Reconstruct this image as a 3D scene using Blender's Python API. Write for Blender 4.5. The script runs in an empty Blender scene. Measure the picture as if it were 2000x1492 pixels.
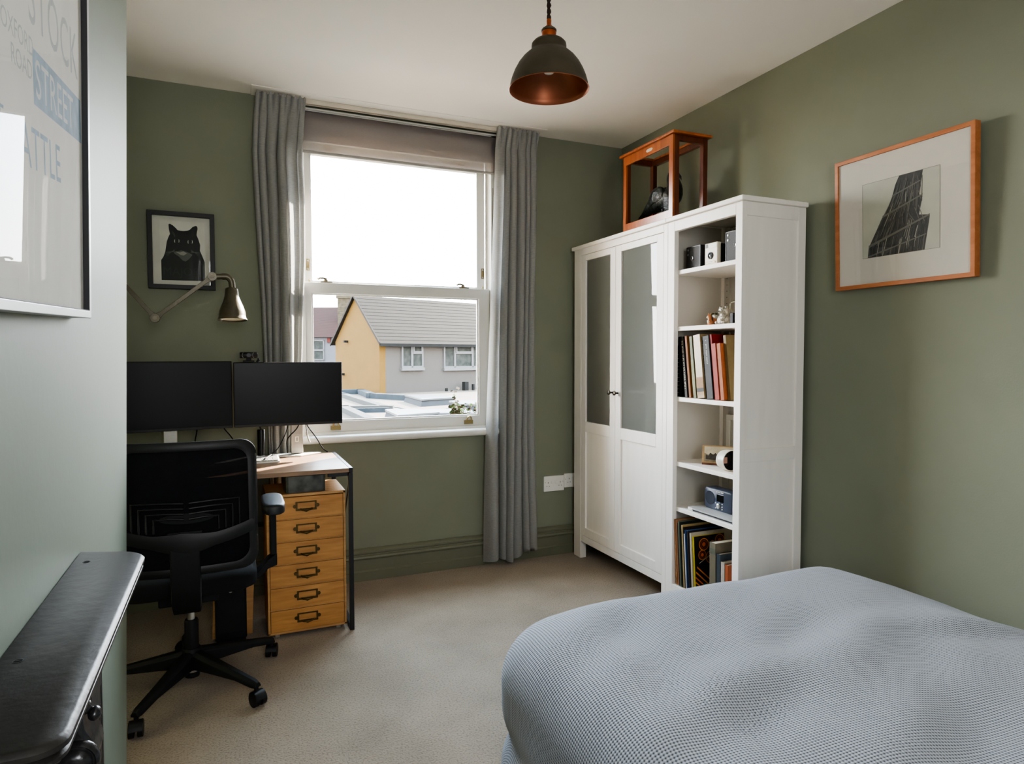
import bpy, math, random
from mathutils import Vector, Matrix
random.seed(11)
S = bpy.context.scene
COL = S.collection
rad = math.radians
sin, cos, pi = math.sin, math.cos, math.pi

# ------------------------------------------------------------------ materials
def lin(c):
    out = []
    for x in c[:3]:
        x /= 255.0
        out.append(x / 12.92 if x <= 0.04045 else ((x + 0.055) / 1.055) ** 2.4)
    return (out[0], out[1], out[2], 1.0)

def nodes_of(name):
    m = bpy.data.materials.new(name)
    m.use_nodes = True
    nt = m.node_tree
    b = nt.nodes['Principled BSDF']
    return m, nt, b

def N(nt, t, **kw):
    n = nt.nodes.new(t)
    for k, v in kw.items():
        setattr(n, k, v)
    return n

def ramp(nt, stops):
    r = N(nt, 'ShaderNodeValToRGB')
    el = r.color_ramp.elements
    while len(el) < len(stops):
        el.new(0.5)
    for e, (p, c) in zip(el, stops):
        e.position = p
        e.color = c if len(c) == 4 else lin(c)
    return r

def coords(nt, scale=(1, 1, 1), rot=(0, 0, 0), kind='Object'):
    tc = N(nt, 'ShaderNodeTexCoord')
    mp = N(nt, 'ShaderNodeMapping')
    mp.inputs['Scale'].default_value = scale
    mp.inputs['Rotation'].default_value = rot
    nt.links.new(tc.outputs[kind], mp.inputs['Vector'])
    return mp.outputs['Vector']

def mat(name, col, rough=0.5, metal=0.0, var=0.08, nscale=12.0, bump=0.0, bscale=None, spec=0.5,
        stretch=(1, 1, 1), dirt=None, sheen=0.0, coat=0.0):
    """painted / plastic / cloth surface with a noise-varied colour and noise bump"""
    m, nt, b = nodes_of(name)
    L = nt.links
    v = coords(nt, stretch)
    n = N(nt, 'ShaderNodeTexNoise')
    n.inputs['Scale'].default_value = nscale
    n.inputs['Detail'].default_value = 6
    L.new(v, n.inputs['Vector'])
    c = lin(col)
    lo = tuple(x * (1 - var) for x in c[:3]) + (1,)
    hi = tuple(min(1, x * (1 + var)) for x in c[:3]) + (1,)
    if dirt:
        lo = lin(dirt)
    r = ramp(nt, [(0.3, lo), (0.7, hi)])
    L.new(n.outputs['Fac'], r.inputs['Fac'])
    L.new(r.outputs['Color'], b.inputs['Base Color'])
    b.inputs['Roughness'].default_value = rough
    b.inputs['Metallic'].default_value = metal
    b.inputs['Specular IOR Level'].default_value = spec
    if sheen:
        b.inputs['Sheen Weight'].default_value = sheen
    if coat:
        b.inputs['Coat Weight'].default_value = coat
        b.inputs['Coat Roughness'].default_value = 0.15
    if bump:
        n2 = N(nt, 'ShaderNodeTexNoise')
        n2.inputs['Scale'].default_value = bscale or nscale * 4
        n2.inputs['Detail'].default_value = 4
        L.new(v, n2.inputs['Vector'])
        bp = N(nt, 'ShaderNodeBump')
        bp.inputs['Strength'].default_value = bump
        bp.inputs['Distance'].default_value = 0.01
        L.new(n2.outputs['Fac'], bp.inputs['Height'])
        L.new(bp.outputs['Normal'], b.inputs['Normal'])
    return m

def wood(name, dark, light, rough=0.45, scale=(2, 30, 30), coat=0.0, bump=0.05):
    m, nt, b = nodes_of(name)
    L = nt.links
    v = coords(nt, scale)
    n = N(nt, 'ShaderNodeTexNoise')
    n.inputs['Scale'].default_value = 2.2
    n.inputs['Detail'].default_value = 8
    n.inputs['Distortion'].default_value = 0.6
    L.new(v, n.inputs['Vector'])
    r = ramp(nt, [(0.25, dark), (0.5, tuple((a + c) / 2 for a, c in zip(dark, light))), (0.75, light)])
    L.new(n.outputs['Fac'], r.inputs['Fac'])
    L.new(r.outputs['Color'], b.inputs['Base Color'])
    b.inputs['Roughness'].default_value = rough
    if coat:
        b.inputs['Coat Weight'].default_value = coat
        b.inputs['Coat Roughness'].default_value = 0.2
    bp = N(nt, 'ShaderNodeBump')
    bp.inputs['Strength'].default_value = bump
    bp.inputs['Distance'].default_value = 0.005
    L.new(n.outputs['Fac'], bp.inputs['Height'])
    L.new(bp.outputs['Normal'], b.inputs['Normal'])
    return m

def glass(name, tint=(1, 1, 1, 1), rough=0.0, boost=1.0):
    """thin pane: clear transmission plus a Fresnel mirror"""
    m, nt, b = nodes_of(name)
    L = nt.links
    out = nt.nodes['Material Output']
    nt.nodes.remove(b)
    t = N(nt, 'ShaderNodeBsdfTransparent')
    t.inputs['Color'].default_value = tint
    g = N(nt, 'ShaderNodeBsdfGlossy')
    g.inputs['Roughness'].default_value = rough
    f = N(nt, 'ShaderNodeFresnel')
    ge = N(nt, 'ShaderNodeNewGeometry')
    ir = N(nt, 'ShaderNodeMapRange')
    ir.inputs[3].default_value = 1.5
    ir.inputs[4].default_value = 1 / 1.5
    L.new(ge.outputs['Backfacing'], ir.inputs[0])
    L.new(ir.outputs[0], f.inputs['IOR'])
    mu = N(nt, 'ShaderNodeMath', operation='MULTIPLY', use_clamp=True)
    mu.inputs[1].default_value = boost
    mx = N(nt, 'ShaderNodeMixShader')
    L.new(f.outputs[0], mu.inputs[0])
    L.new(mu.outputs[0], mx.inputs['Fac'])
    L.new(t.outputs[0], mx.inputs[1])
    L.new(g.outputs[0], mx.inputs[2])
    L.new(mx.outputs[0], out.inputs['Surface'])
    return m

def cloth(name, col, trans=0.25, clear=0.0, weave=900.0, tcol=None):
    """thin woven fabric: diffuse + translucent (+ an open weave that lets some light straight through)"""
    m, nt, b = nodes_of(name)
    L = nt.links
    out = nt.nodes['Material Output']
    nt.nodes.remove(b)
    v = coords(nt, (6, 6, 60))
    n = N(nt, 'ShaderNodeTexNoise')
    n.inputs['Scale'].default_value = 9
    n.inputs['Detail'].default_value = 8
    L.new(v, n.inputs['Vector'])
    c = lin(col)
    r = ramp(nt, [(0.3, tuple(x * .85 for x in c[:3]) + (1,)), (0.7, tuple(min(1, x * 1.12) for x in c[:3]) + (1,))])
    L.new(n.outputs['Fac'], r.inputs['Fac'])
    v2 = coords(nt, (weave, weave, weave))
    w = N(nt, 'ShaderNodeTexNoise')
    w.inputs['Scale'].default_value = 1.0
    L.new(v2, w.inputs['Vector'])
    bp = N(nt, 'ShaderNodeBump')
    bp.inputs['Strength'].default_value = 0.25
    bp.inputs['Distance'].default_value = 0.001
    L.new(w.outputs['Fac'], bp.inputs['Height'])
    d = N(nt, 'ShaderNodeBsdfDiffuse')
    t = N(nt, 'ShaderNodeBsdfTranslucent')
    L.new(r.outputs['Color'], d.inputs['Color'])
    if tcol:
        t.inputs['Color'].default_value = lin(tcol)
    else:
        L.new(r.outputs['Color'], t.inputs['Color'])
    L.new(bp.outputs['Normal'], d.inputs['Normal'])
    mx = N(nt, 'ShaderNodeMixShader')
    mx.inputs['Fac'].default_value = trans
    L.new(d.outputs[0], mx.inputs[1])
    L.new(t.outputs[0], mx.inputs[2])
    last = mx
    if clear:
        tr = N(nt, 'ShaderNodeBsdfTransparent')
        m2 = N(nt, 'ShaderNodeMixShader')
        m2.inputs['Fac'].default_value = clear
        L.new(mx.outputs[0], m2.inputs[1])
        L.new(tr.outputs[0], m2.inputs[2])
        last = m2
    L.new(last.outputs[0], out.inputs['Surface'])
    return m

# ------------------------------------------------------------------ mesh builder
class MB:
    def __init__(s):
        s.v, s.f, s.mi, s.uv = [], [], [], None
        s.cur = 0
    def add(s, vs, fs):
        b = len(s.v)
        s.v += [tuple(p) for p in vs]
        for f in fs:
            s.f.append(tuple(b + i for i in f))
            s.mi.append(s.cur)
        return s
    def poly(s, pts):
        return s.add(pts, [tuple(range(len(pts)))])
    def hexa(s, p):
        return s.add(p, [(3, 2, 1, 0), (4, 5, 6, 7), (0, 1, 5, 4), (1, 2, 6, 5), (2, 3, 7, 6), (3, 0, 4, 7)])
    def box(s, x0, y0, z0, x1, y1, z1):
        x0, x1 = min(x0, x1), max(x0, x1)
        y0, y1 = min(y0, y1), max(y0, y1)
        z0, z1 = min(z0, z1), max(z0, z1)
        return s.hexa([(x0, y0, z0), (x1, y0, z0), (x1, y1, z0), (x0, y1, z0),
                       (x0, y0, z1), (x1, y0, z1), (x1, y1, z1), (x0, y1, z1)])
    def loft(s, rings, cap=True, closed=True):
        n = len(rings[0])
        vs = [p for r in rings for p in r]
        fs = []
        for k in range(len(rings) - 1):
            for i in range(n if closed else n - 1):
                j = (i + 1) % n
                fs.append((k * n + i, k * n + j, (k + 1) * n + j, (k + 1) * n + i))
        if cap and closed:
            fs.append(tuple(range(n - 1, -1, -1)))
            fs.append(tuple((len(rings) - 1) * n + i for i in range(n)))
        return s.add(vs, fs)
    def tube(s, pts, r, n=10, cap=True, flat=1.0):
        pts = [Vector(p) for p in pts]
        rs = r if isinstance(r, (list, tuple)) else [r] * len(pts)
        rings = []
        up = None
        for i, p in enumerate(pts):
            t = (pts[min(i + 1, len(pts) - 1)] - pts[max(i - 1, 0)])
            t.normalize()
            if up is None:
                up = Vector((0, 0, 1)) if abs(t.z) < 0.9 else Vector((1, 0, 0))
            a = t.cross(up)
            if a.length < 1e-6:
                a = t.orthogonal()
            a.normalize()
            b = a.cross(t)
            b.normalize()
            up = b
            rings.append([p + a * (rs[i] * cos(2 * pi * k / n)) + b * (rs[i] * flat * sin(2 * pi * k / n)) for k in range(n)])
        return s.loft(rings, cap)
    def lathe(s, prof, c=(0, 0, 0), n=32, cap=True, axis='z'):
        rings = []
        for r, z in prof:
            ring = []
            for k in range(n):
                a = 2 * pi * k / n
                x, y = r * cos(a), r * sin(a)
                q = {'z': (x, y, z), 'x': (z, x, y), 'y': (y, z, x)}[axis]
                ring.append((q[0] + c[0], q[1] + c[1], q[2] + c[2]))
            rings.append(ring)
        return s.loft(rings, cap)
    def prism(s, pts, d):
        d = Vector(d)
        return s.loft([[Vector(p) for p in pts], [Vector(p) + d for p in pts]])
    def ball(s, c, rx, ry=None, rz=None, n=16, m=10):
        ry = ry or rx
        rz = rz or rx
        vs = [(c[0], c[1], c[2] - rz)]
        fs = []
        for i in range(1, m):
            t = -pi / 2 + pi * i / m
            for k in range(n):
                a = 2 * pi * k / n
                vs.append((c[0] + rx * cos(t) * cos(a), c[1] + ry * cos(t) * sin(a), c[2] + rz * sin(t)))
        vs.append((c[0], c[1], c[2] + rz))
        for k in range(n):
            fs.append((0, 1 + (k + 1) % n, 1 + k))
            fs.append((len(vs) - 1, 1 + (m - 2) * n + k, 1 + (m - 2) * n + (k + 1) % n))
        for i in range(m - 2):
            for k in range(n):
                a = 1 + i * n
                fs.append((a + k, a + (k + 1) % n, a + n + (k + 1) % n, a + n + k))
        return s.add(vs, fs)
    def frame(s, a0, b0, a1, b1, w, c0, c1, plane='xz', w4=None):
        """a picture-frame ring; a,b span the plane, c is depth; w4=(left,right,bottom,top) widths"""
        l, r, bo, t = w4 or (w, w, w, w)
        O = [(a0, b0), (a1, b0), (a1, b1), (a0, b1)]
        I = [(a0 + l, b0 + bo), (a1 - r, b0 + bo), (a1 - r, b1 - t), (a0 + l, b1 - t)]
        def P(q, c):
            return {'xz': (q[0], c, q[1]), 'yz': (c, q[0], q[1]), 'xy': (q[0], q[1], c)}[plane]
        vs = [P(q, c0) for q in O] + [P(q, c0) for q in I] + [P(q, c1) for q in O] + [P(q, c1) for q in I]
        fs = []
        for i in range(4):
            j = (i + 1) % 4
            fs += [(i, j, 4 + j, 4 + i), (8 + j, 8 + i, 12 + i, 12 + j), (j, i, 8 + i, 8 + j), (4 + i, 4 + j, 12 + j, 12 + i)]
        return s.add(vs, fs)
    def xform(s, M):
        s.v = [tuple(M @ Vector(p)) for p in s.v]
        return s
    def build(s, name, m, parent=None, bevel=0.0, smooth=None, sub=0, bseg=2):
        me = bpy.data.meshes.new(name)
        off = Vector((0, 0, 0))
        if parent is not None and parent.get('_world'):
            off = Vector(parent['_world'])
        me.from_pydata([tuple(Vector(p) - off) for p in s.v], [], s.f)
        ms = m if isinstance(m, (list, tuple)) else [m]
        for q in ms:
            me.materials.append(q)
        if len(ms) > 1:
            for p, i in zip(me.polygons, s.mi):
                p.material_index = i
        if s.uv:
            ul = me.uv_layers.new(name='UVMap')
            for lp in me.loops:
                ul.data[lp.index].uv = s.uv[lp.vertex_index]
        import bmesh
        bm = bmesh.new()
        bm.from_mesh(me)
        bmesh.ops.recalc_face_normals(bm, faces=bm.faces)
        bm.to_mesh(me)
        bm.free()
        o = bpy.data.objects.new(name, me)
        COL.objects.link(o)
        if parent is not None:
            o.parent = parent
            if parent.get('_world'):
                o['_world'] = tuple(parent['_world'])
        if smooth is not None:
            me.polygons.foreach_set('use_smooth', [True] * len(me.polygons))
            if smooth < 180:
                me.set_sharp_from_angle(angle=rad(smooth))
        if bevel:
            bv = o.modifiers.new('b', 'BEVEL')
            bv.width = bevel
            bv.segments = bseg
            bv.limit_method = 'ANGLE'
            bv.angle_limit = rad(40)
        if sub:
            sb = o.modifiers.new('s', 'SUBSURF')
            sb.levels = sub
            sb.render_levels = sub
        return o

def thing(name, label, cat, loc=(0, 0, 0), rz=0.0, group=None, world=True):
    """Empty at the base of a thing; with world=True its parts are given in room coordinates"""
    o = bpy.data.objects.new(name, None)
    COL.objects.link(o)
    o.empty_display_size = 0.05
    o.location = loc
    o.rotation_euler = (0, 0, rz)
    o['label'] = label
    o['category'] = cat
    if group:
        o['group'] = group
    if world:
        o['_world'] = tuple(loc)
    return o

def tag(o, label, cat, group=None, kind=None):
    o['label'] = label
    o['category'] = cat
    if group:
        o['group'] = group
    if kind:
        o['kind'] = kind
    return o

def struct(o):
    o['kind'] = 'structure'
    return o

def text_part(name, body, size, m, parent, M, extrude=0.0, align='LEFT', squeeze=1.0, bold=0.0):
    cu = bpy.data.curves.new(name, 'FONT')
    cu.body = body
    cu.size = size
    cu.align_x = align
    cu.extrude = extrude
    cu.resolution_u = 3
    cu.fill_mode = 'FRONT'
    cu.space_character = 1.0 + bold * 45
    tmp = bpy.data.objects.new(name, cu)
    COL.objects.link(tmp)
    bpy.context.view_layer.update()
    me = bpy.data.meshes.new_from_object(tmp.evaluated_get(bpy.context.evaluated_depsgraph_get()))
    bpy.data.objects.remove(tmp)
    bpy.data.curves.remove(cu)
    off = Vector(parent['_world']) if parent is not None and parent.get('_world') else Vector()
    Q = Matrix.Translation(-off) @ M @ Matrix.Diagonal((squeeze, 1, 1, 1))
    me.transform(Q)
    me.materials.clear()
    me.materials.append(m)
    me.name = name
    o = bpy.data.objects.new(name, me)
    COL.objects.link(o)
    o.parent = parent
    return o

def face_left(x, y, z):      # text on a plane facing -X, reading towards -Y
    return Matrix(((0, 0, -1, x), (-1, 0, 0, y), (0, 1, 0, z), (0, 0, 0, 1)))
def face_right(x, y, z):     # text on a plane facing +X, reading towards +Y
    return Matrix(((0, 0, 1, x), (1, 0, 0, y), (0, 1, 0, z), (0, 0, 0, 1)))
def face_front(x, y, z):     # text on a plane facing -Y, reading towards +X
    return Matrix(((1, 0, 0, x), (0, 0, -1, y), (0, 1, 0, z), (0, 0, 0, 1)))

# ------------------------------------------------------------------ shared materials
SAGE = (130, 133, 116)
M_wall = mat('sage wall paint', SAGE, rough=0.75, var=0.04, nscale=3, bump=0.05, bscale=160, spec=0.25)
M_breast = mat('sage eggshell paint', (124, 135, 123), rough=0.55, var=0.03, nscale=2, bump=0.04, bscale=60, spec=0.4)
M_skirt = mat('sage skirting paint', (112, 113, 94), rough=0.4, var=0.05, nscale=6, spec=0.45)
M_ceil = mat('warm white ceiling paint', (248, 242, 234), rough=0.9, var=0.02, nscale=2, spec=0.2)
M_white = mat('white window gloss paint', (225, 223, 216), rough=0.35, var=0.02, nscale=8)
M_cab = mat('white stained cabinet pine', (244, 238, 230), rough=0.42, var=0.025, nscale=5, bump=0.03, bscale=14, stretch=(6, 6, 0.6))
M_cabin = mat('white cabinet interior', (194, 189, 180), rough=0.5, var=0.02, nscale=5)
M_black = mat('black plastic', (22, 22, 24), rough=0.45, var=0.15, nscale=20, spec=0.4)
M_blackm = mat('matt black plastic', (20, 20, 22), rough=0.62, var=0.15, nscale=30, spec=0.3)
M_blacksteel = mat('black powder coated steel', (22, 22, 24), rough=0.4, var=0.1, nscale=30)
M_silver = mat('brushed silver', (205, 203, 198), rough=0.3, metal=0.85, var=0.04, nscale=40)
M_whitepl = mat('white plastic', (232, 230, 224), rough=0.35, var=0.02)
M_brass = mat('polished brass', (150, 132, 92), rough=0.35, metal=1.0, var=0.1, nscale=30)
M_bronze = mat('aged bronze', (96, 80, 52), rough=0.45, metal=0.9, var=0.3, nscale=60)
M_glass = glass('window glass')
M_pglass = glass('picture glass', boost=1.0)
M_poster_glass = glass('poster glass', boost=0.32)
M_catglass = glass('print glass', boost=0.35)
M_caseglass = glass('old case glass', boost=0.04)
M_paper = mat('ivory mount board', (222, 216, 204), rough=0.85, var=0.015, nscale=30)
M_pages = mat('book pages', (214, 202, 178), rough=0.9, var=0.12, nscale=90, stretch=(1, 8, 1))

# ------------------------------------------------------------------ room shell
D, XR, H = 3.725, 2.418, 2.655
YB, XA = -1.6, -0.95           # back wall, alcove wall
YE = 2.10                      # end of the chimney breast
XT = 0.022                     # the breast leans this much per metre of height
def XL(z): return -0.2613 + XT * (z - 1.29)

def carpet_mat():
    m, nt, b = nodes_of('beige wool carpet')
    L = nt.links
    v = coords(nt)
    big = N(nt, 'ShaderNodeTexNoise'); big.inputs['Scale'].default_value = 3.0; big.inputs['Detail'].default_value = 5
    fine = N(nt, 'ShaderNodeTexNoise'); fine.inputs['Scale'].default_value = 150.0; fine.inputs['Detail'].default_value = 3
    L.new(v, big.inputs['Vector']); L.new(v, fine.inputs['Vector'])
    r1 = ramp(nt, [(0.3, (138, 124, 107)), (0.7, (160, 145, 127))])
    r2 = ramp(nt, [(0.25, (0.35, 0.33, 0.31, 1)), (0.5, (0.95, 0.95, 0.95, 1)), (0.8, (1.1, 1.1, 1.1, 1))])
    L.new(big.outputs['Fac'], r1.inputs['Fac']); L.new(fine.outputs['Fac'], r2.inputs['Fac'])
    mx = N(nt, 'ShaderNodeMix', data_type='RGBA', blend_type='MULTIPLY')
    mx.inputs[0].default_value = 0.75
    L.new(r1.outputs['Color'], mx.inputs[6]); L.new(r2.outputs['Color'], mx.inputs[7])
    L.new(mx.outputs[2], b.inputs['Base Color'])
    b.inputs['Roughness'].default_value = 1.0
    b.inputs['Specular IOR Level'].default_value = 0.1
    b.inputs['Sheen Weight'].default_value = 0.2
    bp = N(nt, 'ShaderNodeBump'); bp.inputs['Strength'].default_value = 0.7; bp.inputs['Distance'].default_value = 0.006
    L.new(fine.outputs['Fac'], bp.inputs['Height']); L.new(bp.outputs['Normal'], b.inputs['Normal'])
    return m

struct(MB().box(XA, YB, -0.12, XR, D + .02, 0).build('floor', carpet_mat()))
struct(MB().box(XA - .2, YB - .2, H, XR + .2, D + .4, H + .15).build('ceiling', M_ceil))
struct(MB().box(XR, YB - .2, -.12, XR + .15, D + .4, H).build('wall_right', M_wall))
struct(MB().box(XA - .15, YB - .2, -.12, XA, D + .4, H).build('wall_left', M_wall))
struct(MB().box(XA - .15, YB - .15, -.12, XR + .15, YB, H).build('wall_back', M_wall))
# window wall: inner plaster with the box-sash opening, outer brick leaf with a smaller opening
WX0, WX1, WZ0, WZ1 = 0.345, 1.545, 0.80, 2.62
b = MB()
for (x0, z0, x1, z1) in ((XA, -.12, WX0, H), (WX1, -.12, XR, H), (WX0, -.12, WX1, WZ0), (WX0, WZ1, WX1, H)):
    b.box(x0, D, z0, x1, D + .16, z1)
struct(b.build('wall_window', M_wall))
M_brick_out = mat('outer stock brick', (150, 128, 96), rough=0.9, var=0.25, nscale=20, bump=0.3)
b = MB()
for (x0, z0, x1, z1) in ((XA - .15, -3.2, 0.40, H + .2), (1.55, -3.2, XR + .15, H + .2), (0.40, -3.2, 1.55, .80), (0.40, 2.52, 1.55, H + .2)):
    b.box(x0, D + .161, z0, x1, D + .41, z1)
struct(b.build('wall_outer', M_brick_out))
# chimney breast, slightly out of plumb
b = MB()
b.hexa([(XA, YB, 0), (XL(0), YB, 0), (XL(0), YE, 0), (XA, YE, 0), (XA, YB, H), (XL(H), YB, H), (XL(H), YE, H), (XA, YE, H)])
struct(b.build('wall_chimney', M_breast))
# skirting board: plain plank, torus and cove on top
def skirting(name, y0, x0, x1):
    prof = [(0, 0), (-.030, 0), (-.030, .052), (-.024, .056), (-.020, .060), (-.020, .118), (-.028, .122), (-.032, .131), (-.028, .140),
            (-.020, .143), (-.020, .150), (-.025, .157), (-.025, .166), (-.016, .174), (-.006, .180), (0, .182)]
    b = MB()
    b.loft([[(x, y0 + p[0], p[1]) for p in prof] for x in (x0, x1)])
    return struct(b.build(name, M_skirt, bevel=0))
skirting('baseboard_window', D - .0005, XA + .001, XR - .001)
b = MB()
prof = [(0, 0), (-.022, 0), (-.022, .118), (-.03, .131), (-.02, .145), (-.024, .160), (0, .18)]
b.loft([[(XR - .0005 + p[0], y, p[1]) for p in prof] for y in (YB + .01, D - .034)])
struct(b.build('baseboard_right', M_skirt))

# ------------------------------------------------------------------ window
def rail_box(b, *a): b.box(*a)
win = bpy.data.objects.new('window_1', None); COL.objects.link(win); win['kind'] = 'structure'
b = MB()  # box frame: jamb linings, head, parting and staff beads
b.box(0.345, D - .012, WZ0, 0.388, D + .165, WZ1); b.box(1.478, D - .012, WZ0, 1.545, D + .165, WZ1)
b.box(0.345, D - .012, 2.475, 1.545, D + .165, WZ1)
b.box(0.388, D - .008, 2.445, 1.478, D + .008, 2.475)
b.box(0.388, D + .058, .86, .398, D + .064, 2.47); b.box(1.468, D + .058, .86, 1.478, D + .064, 2.47)
b.build('frame', M_white, win, bevel=.003)
b = MB(); b.box(1.486, D - .0135, 1.68, 1.492, D - .0115, 2.30); b.box(1.515, D - .022, .80, 1.530, D - .012, 2.62)
b.box(1.498, D - .017, .86, 1.504, D - .0119, 2.55)
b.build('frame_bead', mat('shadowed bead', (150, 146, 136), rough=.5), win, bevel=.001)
b = MB(); b.frame(0.388, 0.856, 1.477, 1.690, 0, D + .012, D + .056, w4=(.037, .072, .062, .060))
lower = b.build('lower_sash', M_white, win, bevel=.004)
b = MB(); b.frame(0.4235, 0.9165, 1.4065, 1.6315, .010, D + .020, D + .030)
b.build('glazing_bead', M_white, lower, bevel=.002)
b = MB(); b.box(.42, D + .034, .91, 1.41, D + .036, 1.64); b.build('pane', M_glass, lower)
b = MB(); b.frame(0.400, 1.655, 1.466, 2.474, 0, D + .066, D + .108, w4=(.037, .052, .050, .072))
upper = b.build('upper_sash', M_white, win, bevel=.004)
b = MB(); b.box(.43, D + .088, 1.70, 1.43, D + .090, 2.41); b.build('pane', M_glass, upper)
# sash locks, sash lifts, restrictor plates
for x in (.505, 1.312):
    b = MB()
    b.box(x - .028, D + .020, 1.690, x + .034, D + .050, 1.697)
    b.lathe([(.013, 1.697), (.013, 1.706), (.009, 1.710)], (x, D + .036, 0), 16)
    b.tube([(x + .006, D + .036, 1.712), (x - .016, D + .030, 1.716), (x - .034, D + .022, 1.714), (x - .044, D + .016, 1.708)], [.005, .005, .0055, .007], 8)
    b.build('sash_lock', mat('worn steel lock', (120, 112, 96), rough=.35, metal=.9, var=.2), lower, smooth=40)
for x in (.545, 1.335):
    b = MB()
    b.box(x - .028, D + .004, .868, x + .028, D + .012, .892)
    b.box(x - .018, D - .006, .888, x + .018, D + .010, .894)
    b.tube([(x - .016, D - .004, .892), (x - .010, D - .010, .912), (x, D - .012, .917), (x + .010, D - .010, .912), (x + .016, D - .004, .892)], .0045, 8)
    b.build('sash_lift', M_brass, lower, smooth=40)
for x in (.53, 1.30):
    b = MB(); b.lathe([(.014, -.004), (.014, 0)], (x, D + .066, 2.435), 14, axis='y'); b.tube([(x, D + .064, 2.435), (x, D + .050, 2.432), (x, D + .044, 2.442), (x, D + .050, 2.452)], .004, 8)
    b.build('sash_eye', M_brass, upper, smooth=40)
for (x, z) in ((.4125, 1.79), (1.452, 1.79)):
    b = MB(); b.frame(x - .009, z - .032, x + .009, z + .032, .004, D + .060, D + .066); b.tube([(x, D + .062, z - .02), (x, D + .062, z + .018)], .004, 8)
    b.build('sash_stop', M_brass, upper, bevel=.002)
for x in (.418, 1.446):
    b = MB(); b.lathe([(.003, 1.690), (.003, 1.700), (.005, 1.702), (.004, 1.708)], (x, D + .05, 0), 10); b.build('bolt', M_brass, lower, smooth=40)
# sill with a rounded nose, apron above it
b = MB()
nose = [(D + .16, .800), (D - .040, .800)] + [(D - .040 - .0215 * sin(a), .8215 - .0215 * cos(a)) for a in [pi * k / 8 for k in range(1, 8)]] + [(D - .040, .843), (D + .16, .843)]
b.loft([[(x, p[0], p[1]) for p in nose] for x in (0.345 - .05, 1.50 + .05)])
b.build('sill', M_white, win, smooth=50)
b = MB(); b.box(.345, D + .002, .843, 1.545, D + .06, .858); b.box(.388, D - .006, .843, 1.478, D + .004, .857); b.build('sill_bead', M_white, win, bevel=.002)
b = MB(); b.box(.405, D + .165, .800, 1.545, D + .47, .836); b.build('outer_sill', M_white, win, bevel=.004)
# ------------------------------------------------------------------ curtain track, blind, curtains
M_track = mat('cream track', (214, 205, 190), rough=.4)
t = thing('curtain_track', 'white double curtain rail fixed along the ceiling above the window', 'curtain rail', (.98, 3.68, H))
b = MB(); b.box(.13, 3.590, H - .0045, 1.80, D - .001, H - .0005)
b.build('mounting_board', M_ceil, t, bevel=.001)
for y in (3.668, 3.694):
    b = MB()
    b.box(.19, y - .007, H - .026, 1.73, y + .007, H - .005)
    b.box(.19, y - .009, H - .030, 1.73, y - .006, H - .022)
    b.box(.19, y - .0085, H - .012, 1.73, y - .006, H - .005)
    b.build('rail', M_track, t, bevel=.001)

t = thing('roller_blind', 'grey-brown see-through roller blind pulled partly down over the window top', 'blind', (.95, D - .04, 2.36))
M_blind = cloth('blind weave', (120, 112, 110), trans=.42, clear=.34, weave=1500, tcol=(170, 162, 162))
b = MB(); b.loft([[(x, y, z) for x in (.372, 1.532)] for y, z in ((D - .022, 2.603), (D - .030, 2.600), (D - .038, 2.590), (D - .0385, 2.52), (D - .039, 2.44), (D - .0395, 2.384))], cap=False, closed=False)
b.build('fabric', M_blind, t, smooth=60)
b = MB(); b.tube([(.372, D - .0395, 2.380), (1.532, D - .0395, 2.380)], .0055, 10, flat=1.4); b.build('bottom_bar', mat('blind bar', (150, 146, 140), rough=.4), t, smooth=40)
b = MB(); b.tube([(.374, D - .0195, 2.585), (1.530, D - .0195, 2.585)], .0155, 16); b.build('roller', mat('grey blind roll', (84, 80, 80), rough=.9), t, smooth=40)
b = MB(); b.box(.37, D - .020, 2.6115, 1.534, D - .0125, 2.621); b.build('cassette', M_white, t, bevel=.001)

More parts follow.
